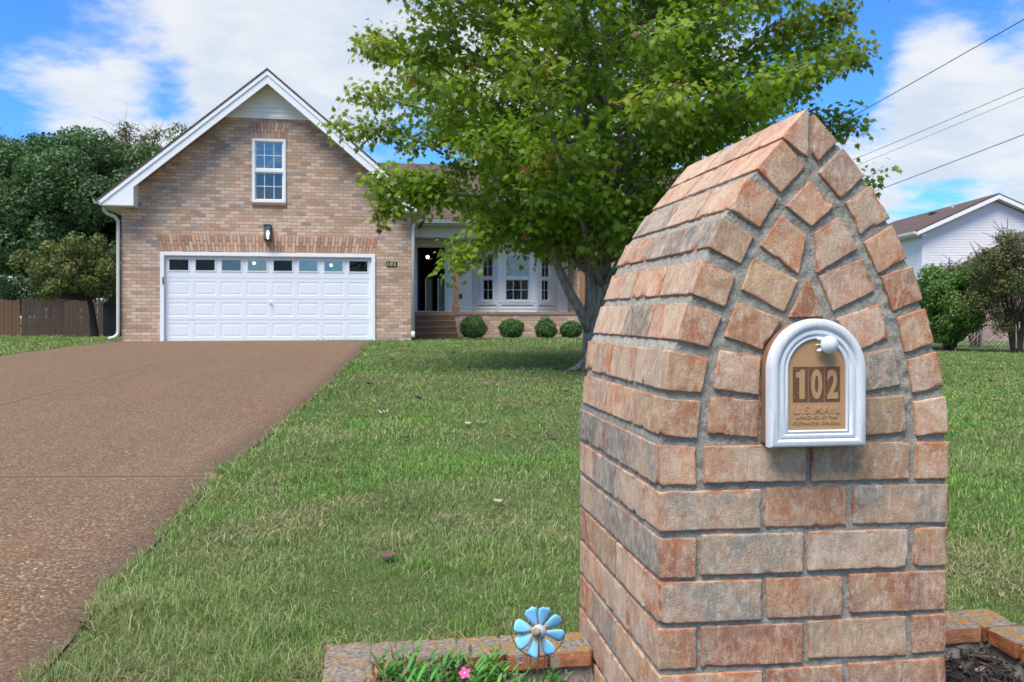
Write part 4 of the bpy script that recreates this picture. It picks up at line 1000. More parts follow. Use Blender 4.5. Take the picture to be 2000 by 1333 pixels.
    # ---------------- main wing: wall plane b=5.2, porch slab front b=3.8, floor 1.08
    FL = 1.08; WB = 5.2
    door = [(7.29, FL+.01), (8.14, FL+.01), (8.14, 3.09), (7.29, 3.09)]
    w = MB(); w.prism([(6.85, FL), (9.02, FL), (9.02, 3.6), (6.85, 3.6)], WB, WB+.12, [[(7.29, FL+.012), (8.14, FL+.012), (8.14, 3.09), (7.29, 3.09)]])
    w.laps((FL, 3.3, lambda z: (8.25, 9.0)), WB-.001, .11, .016); w.laps((FL, 3.3, lambda z: (6.85, 7.19)), WB-.001, .11, .016)
    w.laps((3.19, 3.3, lambda z: (7.19, 8.25)), WB-.001, .11, .016)
    w.build('porch_siding', m_siding, H); w = MB()
    w.prism([(11.72, FL), (12.40, FL), (12.40, 3.6), (11.72, 3.6)], WB, WB+.12); w.laps((FL, 3.3, lambda z: (11.72, 12.36)), WB-.001, .11, .016)
    w.build('porch_siding', m_siding, H)
    # bay
    pts = [(9.0, WB), (9.72, 4.68), (10.98, 4.68), (11.74, WB)]
    bay = empty('bay_window', (0, 0, 0), 0, parent=H)
    for (a, b_), (ww, n) in zip(zip(pts[:-1], pts[1:]), (((.50), 2), ((.86), 3), ((.50), 2))):
        d = Vector((b_[0]-a[0], b_[1]-a[1])); Lg = d.length; ang = math.atan2(d.y, d.x); M = T4(a[0], a[1], 0, ang); wx = (Lg-ww)/2+(.10 if a[1] > b_[1] else (-.10 if a[1] < b_[1] else 0)); wz, wh = 1.38, 1.50
        mm_ = MB(M); mm_.prism([(0, FL), (Lg, FL), (Lg, 3.3), (0, 3.3)], 0, .06, [[(wx, wz), (wx+ww, wz), (wx+ww, wz+wh), (wx, wz+wh)]])
        mm_.laps((FL, wz-.08, lambda z: (.05, Lg-.05)), -.001, .10, .016)
        mm_.laps((wz, wz+wh, lambda z: (.05, wx-.05) if wx > .12 else None), -.001, .10, .016); mm_.laps((wz, wz+wh, lambda z: (wx+ww+.05, Lg-.05) if Lg-wx-ww > .12 else None), -.001, .10, .016)
        mm_.laps((wz+wh+.05, 3.3, lambda z: (.05, Lg-.05)), -.001, .10, .016)
        mm_.build('bay_siding', m_siding, bay)
        tr = MB(M); tr.box(0, .045, -.02, -.002, FL, 3.3); tr.box(Lg-.045, Lg, -.02, -.002, FL, 3.3); tr.box(wx-.05, wx, -.022, -.003, wz-.05, wz+wh+.05); tr.box(wx+ww, wx+ww+.05, -.022, -.003, wz-.05, wz+wh+.05)
        tr.box(wx, wx+ww, -.022, -.003, wz+wh, wz+wh+.05); tr.box(wx-.07, wx+ww+.07, -.05, -.003, wz-.075, wz-.035); tr.build('bay_trim', m_white, bay)
        window(bay, M @ T4(wx, 0, wz), ww, wh, n, (2, 2), glass=(m_glass, m_glass_dk))
    # front door surround, interior and open leaf
    f = MB(); f.box(7.19, 7.289, WB-.03, WB+.14, FL, 3.19); f.box(8.141, 8.24, WB-.03, WB+.14, FL, 3.19); f.box(7.289, 8.141, WB-.03, WB+.14, 3.092, 3.19); f.box(7.289, 8.141, WB-.05, WB+.15, FL-.002, FL+.03)
    f.build('door_frame', m_white, H)
    leaf = MB(T4(7.31, WB+.16, FL+.03, R(80))); leaf.box(0, .82, 0, .045, 0, 2.02)
    for zz in (.15, .62, 1.10, 1.56):
        for xx in (.10, .46): leaf.box(xx, xx+.26, -.008, 0, zz, zz+.36)
    fd = leaf.build('front_door', m_teal, H, bevel=.003)
    MB(T4(7.31, WB+.16, FL+.03, R(80))).tube([(.74, -.02, .95), (.74, -.07, .95)], .022, 10).build('door_handle', m_dark, fd)
    rm = MB(); rm.box(7.0, 7.02, WB+.13, 11.9, FL, 3.5); rm.box(9.6, 9.62, WB+.13, 11.9, FL, 3.5); rm.box(7.0, 9.62, WB+.13, 12, 3.5, 3.52); rm.box(7.0, 9.62, WB+.13, 12, FL-.05, FL)
    rm.prism([(7.02, FL), (9.6, FL), (9.6, 3.5), (7.02, 3.5)], 11.9, 11.98, [[(8.0, 1.1), (8.26, 1.1), (8.26, 2.42), (8.0, 2.42)], [(8.48, 1.1), (8.73, 1.1), (8.73, 2.42), (8.48, 2.42)]])
    rm.build('hall_interior', m_inside, H)
    for a in (8.0, 8.48): 
        cu = MB(); n = 16
        vs = []; 
        for i in range(n+1):
            for z in (1.1, 2.42): vs.append((a+.26*i/n, 11.85+.03*math.sin(i*1.9), z))
        cu.add(vs, [(2*i, 2*i+2, 2*i+3, 2*i+1) for i in range(n)]); cu.build('lace_curtain', m_lace, H)
    M = MB(); M.lathe([(.002, -.05), (.04, -.035), (.05, 0), (.04, .035), (.002, .05)], T4(7.85, 8.6, 3.02)); M.build('hall_lamp', m_bulb, H, smooth=True)
    MB().box(8.60, 8.68, WB-.045, WB-.018, 1.50, 1.64).build('doorbell', m_dark, H)
    # foundation, floor slab
    fo = MB(); fo.box(8.30, 12.06, 3.8, 3.92, .1, .99); fo.build('foundation_wall', m_wall, H)
    ro = MB(); u = 7.02
    while u < 12.05: ro.box(u, min(u+.062, 12.05), 3.775, 3.99, .995, FL-.006); u += .072
    ro.build('rowlock_cap', m_sill2, H)
    MB().box(6.86, 12.05, 3.992, WB-.001, .97, FL-.004).build('porch_floor', m_drive, H)
    st = MB()
    for i in range(4): z = .30+.172*(i+1); st.box(6.90, 8.28, 2.62+.29*i, 3.77, .1 if i == 0 else z-.17, z)
    st.build('front_steps', m_step, H, bevel=.006)
    nb = MB()
    for i in range(4): z = .30+.172*(i+1); nb.box(6.90, 8.28, 2.608+.29*i, 2.66+.29*i, z-.012, z+.014)
    nb.build('step_nosing', m_nose, H)
    # brick wing at right end
    bw = MB(); bw.prism([(12.07, .1), (17, .1), (17, 3.6), (12.07, 3.6)], 3.80, 3.92, [[(13.2, 1.35), (14.9, 1.35), (14.9, 2.95), (13.2, 2.95)]]); bw.box(12.07, 12.19, 3.921, WB, .1, 3.6); bw.box(16.88, 17, 3.921, 12, .1, 3.6)
    bw.build('brick_wall', m_wall, H)
    window(H, T4(13.2, 3.8, 1.35), .84, 1.6, 3, (2, 2), glass=(m_glass_sky, m_glass)); window(H, T4(14.06, 3.8, 1.35), .84, 1.6, 3, (2, 2), glass=(m_glass_sky, m_glass))
    # porch posts, beam, ceiling, gutter
    for u in (8.37, 12.17):
        y = 3.92 if u < 10 else 3.70
        p = MB(); p.box(u-.065, u+.065, y-.065, y+.065, FL, 3.3); p.box(u-.10, u+.10, y-.10, y+.10, FL-.001, FL+.19); p.prism([(u-.10, FL+.19), (u+.10, FL+.19), (u+.067, FL+.235), (u-.067, FL+.235)], y-.067, y+.067); p.box(u-.09, u+.09, y-.09, y+.09, 3.16, 3.299)
        p.build('porch_post', m_wood, H, bevel=.006)
    be = MB(); be.box(6.86, 12.3, 3.84, 3.99, 3.302, 3.62)
    u = 6.86
    while u < 12.25: be.box(u+.006, u+.094, 3.828, 3.8399, 3.31, 3.61); u += .10
    be.box(6.86, 12.3, 3.815, 3.839, 3.27, 3.301)
    be.build('porch_beam', m_white2, H)
    pc = MB(); v = 3.995
    while v < WB-.02: pc.box(6.86, 12.05, v, v+.085, 3.30, 3.32); v += .09
    pc.build('porch_ceiling', m_soffit, H)
    MB().box(6.86, 17.3, 3.46, 3.80, 3.60, 3.62).build('eave_soffit', m_soffit, H)
    g = MB(); prof = [(0, 3.76), (0, 3.655), (-.04, 3.64), (-.085, 3.655), (-.12, 3.765), (-.11, 3.765), (-.078, 3.665), (-.01, 3.66)]; vs = [(uu, 3.44+p, z_) for uu in (7.12, 17.4) for p, z_ in prof]; k = 8
    g.add(vs, [(i, (i+1) % k, k+(i+1) % k, k+i) for i in range(k)]+[tuple(range(k)), tuple(range(2*k-1, k-1, -1))]); g.box(7.12, 17.4, 3.441, 3.46, 3.60, 3.76); g.build('gutter', m_gutter, H)
    # main roof
    ry, rz = 9.0, 6.30; ey, ez = 3.40, 3.76
    r = MB(); r.hull([(4.0, ey, ez), (17.5, ey, ez), (17.5, ry, rz), (4.0, ry, rz), (4.0, ey, ez+.04), (17.5, ey, ez+.04), (17.5, ry, rz+.04), (4.0, ry, rz+.04)])
    r.hull([(0.2, ry, rz), (17.5, ry, rz), (17.5, 14.6, ez), (0.2, 14.6, ez), (0.2, ry, rz+.04), (17.5, ry, rz+.04), (17.5, 14.6, ez+.04), (0.2, 14.6, ez+.04)]); r.build('main_roof', m_roof, H)
    gw = MB(); gw.add([(17.0, 3.6, 3.6), (17.0, 14.2, 3.6), (17.0, ry, rz-.02), (17.1, 3.6, 3.6), (17.1, 14.2, 3.6), (17.1, ry, rz-.02)], [(0, 1, 2), (3, 5, 4), (0, 2, 5, 3), (2, 1, 4, 5)]); gw.build('end_gable', m_siding, H)
    bw = MB(); bw.box(0, 7.0, 12, 12.1, 0, 3.7); bw.box(9.65, 17, 12, 12.1, 0, 3.7); bw.box(7.0, 9.65, 12, 12.1, 3.5, 3.7); bw.box(7.0, 9.65, 12, 12.1, 0, FL); bw.build('back_wall', m_wall, H)
m_lace = foliage('x', .5); 
_t = NT(m_lace.node_tree); _t.n.remove([n for n in _t.n if n.type == 'ATTRIBUTE'][0]); [_t.l.remove(n.inputs[0].links[0]) for n in _t.n if n.type == 'BSDF_TRANSLUCENT' and n.inputs[0].links]; [setattr(n.inputs[0], 'default_value', (.4, .4, .36, 1)) for n in _t.n if n.type == 'BSDF_TRANSLUCENT']; _t.n['Principled BSDF'].inputs['Base Color'].default_value = (.5, .5, .46, 1); m_lace.name = 'lace curtain'
m_sill2 = mat('rowlock brick', (.38, .22, .15), .9, var=(14, .7, (.27, .16, .11)), bumps=(60, .4, .006))
m_step = mat('aggregate steps', (.15, .075, .042), .85, var=(55, .8, (.32, .18, .10)), bumps=(120, .6, .006))
m_nose = mat('step edge', (.46, .33, .23), .85, var=(40, .8, (.2, .12, .08)))
m_white2 = mat('off white beadboard', (.74, .73, .68), .55)
build_house()

# ------------------------------------------------------------------ round shrubs and bed
def leafcards(name, pts, nrm, size, cols, m, parent, aspect=.55, jitter=.6):
    n = len(pts); d = rng.normal(0, 1, (n, 3)); nn = nrm+rng.normal(0, jitter, (n, 3)); nn /= np.linalg.norm(nn, axis=1, keepdims=True)+1e-9
    d -= nn*(d*nn).sum(1, keepdims=True); d /= np.linalg.norm(d, axis=1, keepdims=True)+1e-9; s = np.cross(nn, d)
    L = (size*rng.uniform(.6, 1.3, n))[:, None]; W = L*aspect
    V = np.stack([pts-d*L*.5, pts+s*W*.5+nn*W*.12, pts+d*L*.5, pts-s*W*.5+nn*W*.12], 1).reshape(-1, 3); k = np.arange(n)*4
    F = np.concatenate([np.stack([k, k+1, k+2], 1), np.stack([k, k+2, k+3], 1)])
    return np_mesh(name, V, F, m, parent, cols={'col': np.repeat(cols, 4, 0)})
def blob_points(n, centers, radii, shell=.35):
    """points in the outer part of many lobes; returns pts, outward normals"""
    c = np.array(centers); r = np.array(radii); w = (r.prod(1))**(2/3) if r.ndim == 2 else r**2; idx = rng.choice(len(c), n, p=w/w.sum())
    d = rng.normal(0, 1, (n, 3)); d /= np.linalg.norm(d, axis=1, keepdims=True); rad = (1-shell*rng.random(n)**1.6)[:, None]
    return c[idx]+d*rad*(r[idx] if r.ndim == 2 else r[idx][:, None]), d, idx
def build_shrubs():
    grp = 'clipped round shrubs along the porch wall'
    data = [(925, 24.6, .375, .98, 'clipped round green shrub nearest the front steps', 1.0), (999, 24.95, .335, .95, 'clipped round green shrub under the bay window left pane', .95), (1066, 25.2, .33, .93, 'clipped round green shrub under the right side of the bay', .95), (1115, 25.4, .30, .92, 'clipped round green shrub partly hidden behind the maple trunk', .9)]
    for px, Y, r, zr, lab, sc in data:
        X = (px-1000)/1700*Y; g = g1(X, Y); root = empty('round_shrub', (X, Y, g), 0, lab, 'shrub', grp)
        n = 5200; d = rng.normal(0, 1, (n, 3)); d /= np.linalg.norm(d, axis=1, keepdims=True)
        rad = r*(1-.25*rng.random(n)**2)*(.86+.28*vnoise(d+px, 2.6, px)); sq = {925: (1.02, .92), 999: (1.10, .86), 1066: (.95, .96), 1115: (1.05, .88)}[px]; rad = rad*np.where(rng.random(n) < .05, rng.uniform(1.0, 1.22, n), 1); rad = rad*(.9+.2*vnoise(d*1.0+px*.37, 5.5, px+1)); p = d*rad[:, None]*[sq[0], 1, 1]; p[:, 2] = p[:, 2]*sq[1]+r*.84; p[:, 2] = np.where(p[:, 2] < .05, .05+.05*rng.random(n), p[:, 2])
        t = rng.random((n, 1)); c = np.array([.035, .095, .020])+np.array([.06, .12, .025])*t
        leafcards('foliage', p, d, .045, c, m_foliage, root, .6, .7)
        st = MB()
        for k in range(6): a = k*1.05; st.tube([(math.cos(a)*.04, math.sin(a)*.04, -.03), (math.cos(a)*.10, math.sin(a)*.1, .35)], [.014, .008], 6)
        st.build('stem', m_darkbark, root)
    # dark bed strip along the foundation
    V = []; F = []; n = 60
    for i in range(n+1):
        u = 8.3+(12.6-8.3)*i/n
        for b in (3.05+.05*math.sin(i*.7), 3.8): p = hw(u, b); V.append((p.x, p.y, g1(p.x, p.y)+.02))
    F = [(2*i, 2*i+2, 2*i+3, 2*i+1) for i in range(n)]
    tag(np_mesh('foundation_bed', np.array(V), np.array(F), m_mulch), kind='structure')
build_shrubs()

# ------------------------------------------------------------------ the maple
LEAFP = [(0, 0), (.10, -.02), (.30, -.10), (.22, .10), (.50, .22), (.30, .32), (.40, .55), (.16, .50), (0, 1.0), (-.16, .50), (-.40, .55), (-.30, .32), (-.50, .22), (-.22, .10), (-.30, -.10), (-.10, -.02)]
def build_maple():
    R_ = random.Random(11); bx, by = TREE; bz = g1(bx, by)
    root = empty('maple_tree', (bx, by, bz), 0, 'leafy green maple with forked grey trunk standing in the front lawn', 'tree')
    limbs = MB(); tw = []   # twig anchor points
    def bez(p0, p1, p2, n): return [p0.lerp(p1, i/n).lerp(p1.lerp(p2, i/n), i/n) for i in range(n+1)]
    V = Vector
    # trunk: px y 715 base .. forks near px y 630
    limbs.tube([(.02, 0, -.25), (.0, 0, -.03), (-.0, 0, .06), (.01, 0, .25), (.04, 0, .55), (.10, .0, .85), (.16, .01, 1.3), (.20, .02, 2.0), (.22, .02, 3.0), (.20, .0, 4.2), (.17, 0, 5.4), (.15, 0, 6.8)],
               [.32, .21, .165, .135, .125, .11, .10, .09, .075, .06, .04, .02], 14)
    limbs.tube([(-.03, .03, .0), (-.03, .03, .45), (-.04, .02, .75), (-.02, 0, 1.15), (-.05, 0, 1.7), (-.12, .05, 2.6), (-.2, .1, 3.6), (-.3, .1, 5.0)], [.13, .11, .09, .085, .075, .06, .04, .02], 12)
    # left low limb: px (1130,620) -> (1065,480)
    limbs.tube([(-.04, -.02, .55), (-.16, -.05, .80), (-.33, -.08, 1.08), (-.50, -.1, 1.45), (-.62, -.1, 1.95), (-.72, -.12, 2.4), (-.95, -.2, 3.1), (-1.3, -.3, 3.9)], [.085, .080, .070, .060, .055, .05, .035, .015], 12)
    # root flare
    for a in range(6):
        an = a*1.05+.3; limbs.tube([(math.cos(an)*.10, math.sin(an)*.10, .12), (math.cos(an)*.24, math.sin(an)*.24, .015), (math.cos(an)*.46, math.sin(an)*.46, -.05)], [.07, .05, .02], 7)
    ctr = V((.10, 0, 0))
    def env(z):   # crown radius at height above base
        pts = [(1.55, .8), (1.9, 2.2), (2.5, 3.0), (3.2, 3.45), (4.0, 3.75), (5.0, 3.9), (6.0, 3.7), (7.0, 2.9), (8.0, 1.7), (8.8, .4)]
        return float(np.interp(z, [p[0] for p in pts], [p[1] for p in pts]))
    specs = []
    prim = 106
    for i in range(prim):
        zt = 1.75+6.4*((i+.5)/prim)**1.02; az = i*2.39996+R_.uniform(-.25, .25)
        rad = env(zt)*R_.uniform(.70, 1.04)*(1.0+.08*math.sin(az*3+1))*(1-.13*max(0, math.cos(az)))*(1-(.14 if zt < 3.8 else .03)*max(0, -math.cos(az)))
        if zt < 2.3 and math.sin(az) > .3: rad *= .8
        z0 = max(1.15, zt-rad*R_.uniform(.30, .62)); stem = V((np.interp(z0, [0, 1.3, 3, 7], [0, .16, .22, .15]), 0, z0))
        tip = V((ctr.x+math.cos(az)*rad, math.sin(az)*rad*.95, zt))
        mid = stem.lerp(tip, .5)+V((0, 0, R_.uniform(.10, .45)))
        L = (tip-stem).length; path = bez(stem, mid, tip, 12)
        limbs.tube(path, [max(.006, .010+.032*(L/3.6)*(1-k/12)) for k in range(13)], 7)
        nsec = int(5+L*3.2)
        for j in range(nsec):
            t = .22+.78*(j+.6)/nsec; q = path[min(11, int(t*12))].lerp(path[min(12, int(t*12)+1)], t*12-int(t*12)) if t < 1 else path[-1]
            tang = (path[min(12, int(t*12)+1)]-path[max(0, int(t*12)-1)]).normalized()
            side = tang.cross(V((0, 0, 1))).normalized()*(1 if j % 2 else -1)
            d = (tang*R_.uniform(.3, .9)+side*R_.uniform(.5, 1.1)+V((0, 0, R_.uniform(-.25, .55)))).normalized(); l2 = (.35+.75*(1-t))*R_.uniform(.7, 1.2)*min(1, L/2.2)
            e = q+d*l2; m2 = q.lerp(e, .5)+V((0, 0, .06)); p2 = bez(q, m2, e, 4); limbs.tube(p2, [.008, .007, .006, .0045, .003], 5, cap=False)
            specs.append((p2, l2))
        specs.append((path[-4:], .5))
    # a few escaping shoots at right and top-left
    for s, e in (((2.1, -.6, 3.6), (3.45, -.9, 4.25)), ((2.2, -.4, 3.2), (3.45, -.6, 3.35)), ((2.0, -.4, 4.4), (3.3, -.7, 4.9)), ((2.4, -.3, 2.8), (3.6, -.5, 2.55)), ((-2.1, -.3, 3.0), (-3.45, -.6, 3.3)), ((-1.9, -.5, 4.0), (-3.2, -.8, 4.4)), ((-1.9, -.5, 2.5), (-3.0, -.8, 2.55)), ((-1.7, -.5, 2.4), (-3.0, -.7, 2.15)), ((-1.2, -.6, 1.9), (-2.0, -.9, 1.5))):
        s = V(s); e = V(e); p = bez(s, s.lerp(e, .5)+V((0, 0, .25)), e, 8); limbs.tube(p, [.018-.0018*k for k in range(9)], 6); 
        for k in range(2, 9):
            for sg in (-1, 1):
                q = p[k]; e2 = q+V((R_.uniform(-.1, .25), sg*R_.uniform(.1, .3), R_.uniform(-.15, .22))); specs.append(([q, q.lerp(e2, .5), e2], .3)); limbs.tube([q, e2], [.004, .002], 4, cap=False)
    limbs.build('trunk', m_bark, root, smooth=True)
    # leaves
    P = []; Dn = []; Cb = []
    for path, l in specs:
        n = int(30+38*l); base_t = R_.random(); redd = 1 if R_.random() < .06 else 0; yel = R_.random()
        for k in range(n):
            t = R_.uniform(.15, 1.05)*(len(path)-1); i = min(int(t), len(path)-2); q = path[i].lerp(path[i+1], t-i)
            o = V((R_.gauss(0, .11), R_.gauss(0, .11), R_.gauss(-.04, .085))); P.append(tuple(q+o)); dd = o.normalized()+V((0, 0, -.55)); Dn.append(tuple(dd)); Cb.append((base_t, redd, yel))
    P = np.array(P); Dn = np.array(Dn); Cb = np.array(Cb); n = len(P); print('maple leaves', n)
    D = Dn+rng.normal(0, .35, (n, 3)); D /= np.linalg.norm(D, axis=1, keepdims=True)
    N = np.array([0, -.25, 1.0])+rng.normal(0, .55, (n, 3)); N -= D*(N*D).sum(1, keepdims=True); N /= np.linalg.norm(N, axis=1, keepdims=True)+1e-9; Sx = np.cross(D, N)
    sz = rng.uniform(.055, .118, n)
    lp = np.array(LEAFP); k = len(lp); curl = rng.uniform(-.1, .35, n)
    pts = P[:, None]+(Sx[:, None]*lp[None, :, 0:1]+D[:, None]*lp[None, :, 1:2]-N[:, None]*(np.abs(lp[None, :, 0:1])**1.3*curl[:, None, None]+.25*(lp[None, :, 1:2]-.3)**2*curl[:, None, None]))*sz[:, None, None]
    cpt = P+D*(sz*.30)[:, None]
    V_ = np.concatenate([pts, cpt[:, None]], 1).reshape(-1, 3); b = np.arange(n)*(k+1)
    F = np.concatenate([np.stack([b+i, b+(i+1) % k, b+k], 1) for i in range(k)])
    t = np.clip(Cb[:, 0:1]*.6+rng.random((n, 1))*.5, 0, 1); c = np.array([.080, .165, .014])+np.array([.215, .265, .026])*t
    c = np.where((Cb[:, 2:3] > .82), c*[1.45, 1.2, 1.3], c)
    r_ = rng.random(n); red = ((Cb[:, 1] > 0) & (r_ < .22)) | (r_ < .010); c = np.where(red[:, None], np.array([.24, .095, .03])*(.5+.8*rng.random((n, 1))), c)
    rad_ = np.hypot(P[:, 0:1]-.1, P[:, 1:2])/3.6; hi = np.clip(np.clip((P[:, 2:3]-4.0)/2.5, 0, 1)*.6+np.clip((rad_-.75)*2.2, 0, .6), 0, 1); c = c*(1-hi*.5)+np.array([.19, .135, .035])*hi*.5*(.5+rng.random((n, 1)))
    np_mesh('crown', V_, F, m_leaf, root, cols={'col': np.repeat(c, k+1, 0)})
build_maple()

# ------------------------------------------------------------------ background trees and shrubs
def treeshape(name, px, Y, z0, label, cat, crown_c, crown_r, nlobes, lobe_r, nleaf, leaf, ca, cb, trunk_r, group=None, seed=1, stems=1, inner=0, sparse=False, shell=.45):
    R_ = random.Random(seed); X = (px-1000)/1700*Y; root = empty(name, (X, Y, z0), 0, label, cat, group)
    cc = []; cr = []
    for i in range(nlobes):
        d = Vector((R_.gauss(0, 1), R_.gauss(0, 1), R_.gauss(0, 1))).normalized(); f = R_.uniform(.55, 1.0)*(1 if i > inner else .4)
        c = Vector((crown_c[0]+d.x*crown_r[0]*f, crown_c[1]+d.y*crown_r[1]*f, crown_c[2]+d.z*crown_r[2]*f)); k = lobe_r*R_.uniform(.65, 1.25); cc.append(tuple(c)); cr.append((k, k, k*.85))
    p, d, idx = blob_points(nleaf, cc, cr, shell); lt = np.array([R_.random() for _ in cc])[idx][:, None]
    t = rng.random((nleaf, 1)); c = np.array(ca)+(np.array(cb)-np.array(ca))*np.clip(.5*t+.5*lt, 0, 1)
    tr = MB()
    for s in range(stems):
        a = 6.283*s/stems; off = Vector((math.cos(a)*.12*(stems > 1), math.sin(a)*.12*(stems > 1), 0)); top = Vector((crown_c[0]*.6+math.cos(a)*crown_r[0]*.4*(stems > 1), crown_c[1], crown_c[2]))
        tr.tube([off+Vector((0, 0, -.3)), off+Vector((0, 0, .0)), off.lerp(top, .35)+Vector((.02, 0, 0)), top], [trunk_r*1.5, trunk_r*1.15, trunk_r*.8, trunk_r*.35], 9)
    st = Vector((0, 0, crown_c[2]-crown_r[2]*.8))
    for c_ in cc[:min(len(cc), 60)]:
        c_ = Vector(c_); s_ = Vector((crown_c[0]*.4, 0, max(.3, (crown_c[2]-crown_r[2]*.9)))); tr.tube([s_, s_.lerp(c_, .5)+Vector((0, 0, -.05*(c_-s_).length)), c_], [trunk_r*.45, trunk_r*.25, trunk_r*.07+.004], 5, cap=False)
        if sparse:
            for _ in range(6):
                e = c_+Vector((R_.gauss(0, 1), R_.gauss(0, 1), R_.gauss(.3, .8)))*lobe_r*1.1; tr.tube([c_, e], [.014, .006], 4, cap=False)
    tr.build('trunk', m_darkbark, root, smooth=True)
    leafcards('crown', p, d, leaf, c, m_foliage, root, .62, .75)
    return root
treeshape('pear_tree', 128, 37, .1, 'large dense rounded dark green tree behind the wooden fence left of the garage', 'tree', (0, 0, 5.0), (5.0, 4.0, 3.6), 160, .95, 160000, .16, (.026, .065, .022), (.105, .19, .065), .22, seed=4, shell=.5)
treeshape('redbud_tree', 186, 29.5, .2, 'small olive green spreading tree with dark trunk close to the garage corner', 'tree', (-.55, 0, 2.35), (2.1, 1.5, 1.15), 90, .34, 20000, .10, (.075, .115, .025), (.20, .22, .07), .13, seed=5, sparse=True, shell=1.0)
treeshape('thin_tree', 268, 58, .0, 'sparse thin twigged tree rising behind the big round tree', 'tree', (0, 0, 11.6), (2.2, 2, 2.2), 34, .7, 3400, .16, (.08, .09, .035), (.16, .15, .06), .2, seed=6, sparse=True, shell=.9)
treeshape('thin_tree', 8, 56, .0, 'sparse bare tree at far left against the sky above the big tree', 'tree', (0, 0, 10.6), (2.2, 2, 2.4), 30, .7, 2200, .15, (.05, .07, .035), (.10, .11, .05), .2, seed=7, sparse=True, shell=.9)
treeshape('yellow_green_tree', 345, 50, .0, 'yellowish green tree peeking above the left slope of the garage roof', 'tree', (0, 0, 8.2), (2.4, 2.2, 3.1), 50, .9, 22000, .16, (.06, .10, .02), (.15, .18, .04), .2, seed=8)
treeshape('low_tree', 20, 52, -.3, 'low dark green tree seen under the big crown at far left', 'tree', (0, 0, 2.6), (2.6, 2.0, 1.2), 30, .8, 12000, .16, (.02, .05, .015), (.05, .10, .03), .15, seed=9)
treeshape('far_tree', 2040, 90, -1, 'dark green tree behind the neighbouring white gable at the right edge', 'tree', (0, 0, 9.5), (3.3, 3, 3.2), 40, 1.3, 16000, .28, (.02, .045, .02), (.05, .09, .035), .3, seed=10)
treeshape('leafy_shrub', 1855, 26.5, g1(13.3, 26.5), 'big rounded green shrub just right of the brick pillar by the chain fence', 'shrub', (0, 0, 1.42), (.95, .9, 1.15), 60, .36, 30000, .085, (.045, .11, .02), (.15, .26, .06), .06, seed=11, stems=4, shell=.7)
treeshape('leafy_shrub', 1800, 28.5, g1(13.3, 28.5), 'darker green shrub half hidden behind the pillar edge at right', 'shrub', (0, 0, 1.35), (.8, .8, .9), 36, .36, 14000, .09, (.02, .055, .015), (.06, .12, .03), .05, seed=14, stems=4, shell=.7)
treeshape('crape_myrtle', 1985, 25, g1(14.3, 25), 'tall airy many stemmed bush with reddish tinged leaves at the right edge', 'shrub', (-.1, 0, 2.1), (1.15, 1.0, 1.45), 60, .36, 17000, .075, (.06, .10, .028), (.19, .18, .07), .035, seed=12, stems=8, sparse=True, shell=.95)
treeshape('crape_myrtle', 1905, 29.5, g1(15.6, 29.5), 'thin twiggy bush with pale seed heads against the neighbouring siding', 'shrub', (-.3, 0, 2.0), (1.3, .9, 1.05), 34, .34, 7000, .075, (.05, .085, .025), (.12, .15, .05), .03, seed=13, stems=6, sparse=True, shell=.95)

# ------------------------------------------------------------------ wooden fence
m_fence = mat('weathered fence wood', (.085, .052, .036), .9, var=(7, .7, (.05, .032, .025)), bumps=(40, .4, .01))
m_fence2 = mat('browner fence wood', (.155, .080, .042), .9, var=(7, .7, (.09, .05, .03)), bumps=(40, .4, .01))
def fence_run(x0, y0, x1, y1, h, m, label, group='wooden privacy fence sections', name='wooden_fence'):
    L = math.hypot(x1-x0, y1-y0); a = math.atan2(y1-y0, x1-x0); g0 = g1(x0, y0); root = empty(name, (x0, y0, g0), a, label, 'fence', group); R_ = random.Random(int(x0*10))
    b = MB(); x = 0
    while x < L-.1:
        gz = g1(x0+math.cos(a)*x, y0+math.sin(a)*x)-g0; hh = h+R_.uniform(-.03, .03); w = .138
        b.prism([(x, gz+.03), (x+w, gz+.03), (x+w, gz+hh-.05), (x+w-.035, gz+hh), (x+.035, gz+hh), (x, gz+hh-.05)], R_.uniform(-.006, .004), .02+R_.uniform(0, .002)); x += w+R_.uniform(.006, .016)
    b.build('boards', m, root); r = MB()
    for z in (.35, h*.55, h-.3): r.box(0, L, .025, .063, z, z+.09)
    r.build('rail', m, root)
    k = 0
    while k <= L: MB().box(k-.05, k+.05, .064, .16, -.3, h).build('post', m, root); k += 2.4
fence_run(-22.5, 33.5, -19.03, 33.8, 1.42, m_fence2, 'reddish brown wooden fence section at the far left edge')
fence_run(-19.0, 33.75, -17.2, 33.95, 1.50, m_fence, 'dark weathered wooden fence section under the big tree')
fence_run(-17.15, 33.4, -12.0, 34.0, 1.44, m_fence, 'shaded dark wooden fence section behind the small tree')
# grey shed corner behind the downspout
def build_shed():
    X = (226-1000)/1700*31; r = empty('garden_shed', (X, 31, g1(X, 31)), 0, 'low dark grey shed corner between the small tree and the garage', 'shed'); d = mat('dark shed panel', (.05, .052, .05), .8, var=(3, .5, (.03, .03, .03)))
    MB().box(-.45, 2.2, 0, 2.2, -.2, 1.15).build('wall', d, r); m = MB(); m.prism([(-.5, 1.14), (2.3, 1.14), (2.3, 1.55), (.2, 1.55)], -.08, 2.3); m.build('roof', mat('shed roof', (.075, .075, .07), .8), r)
build_shed()

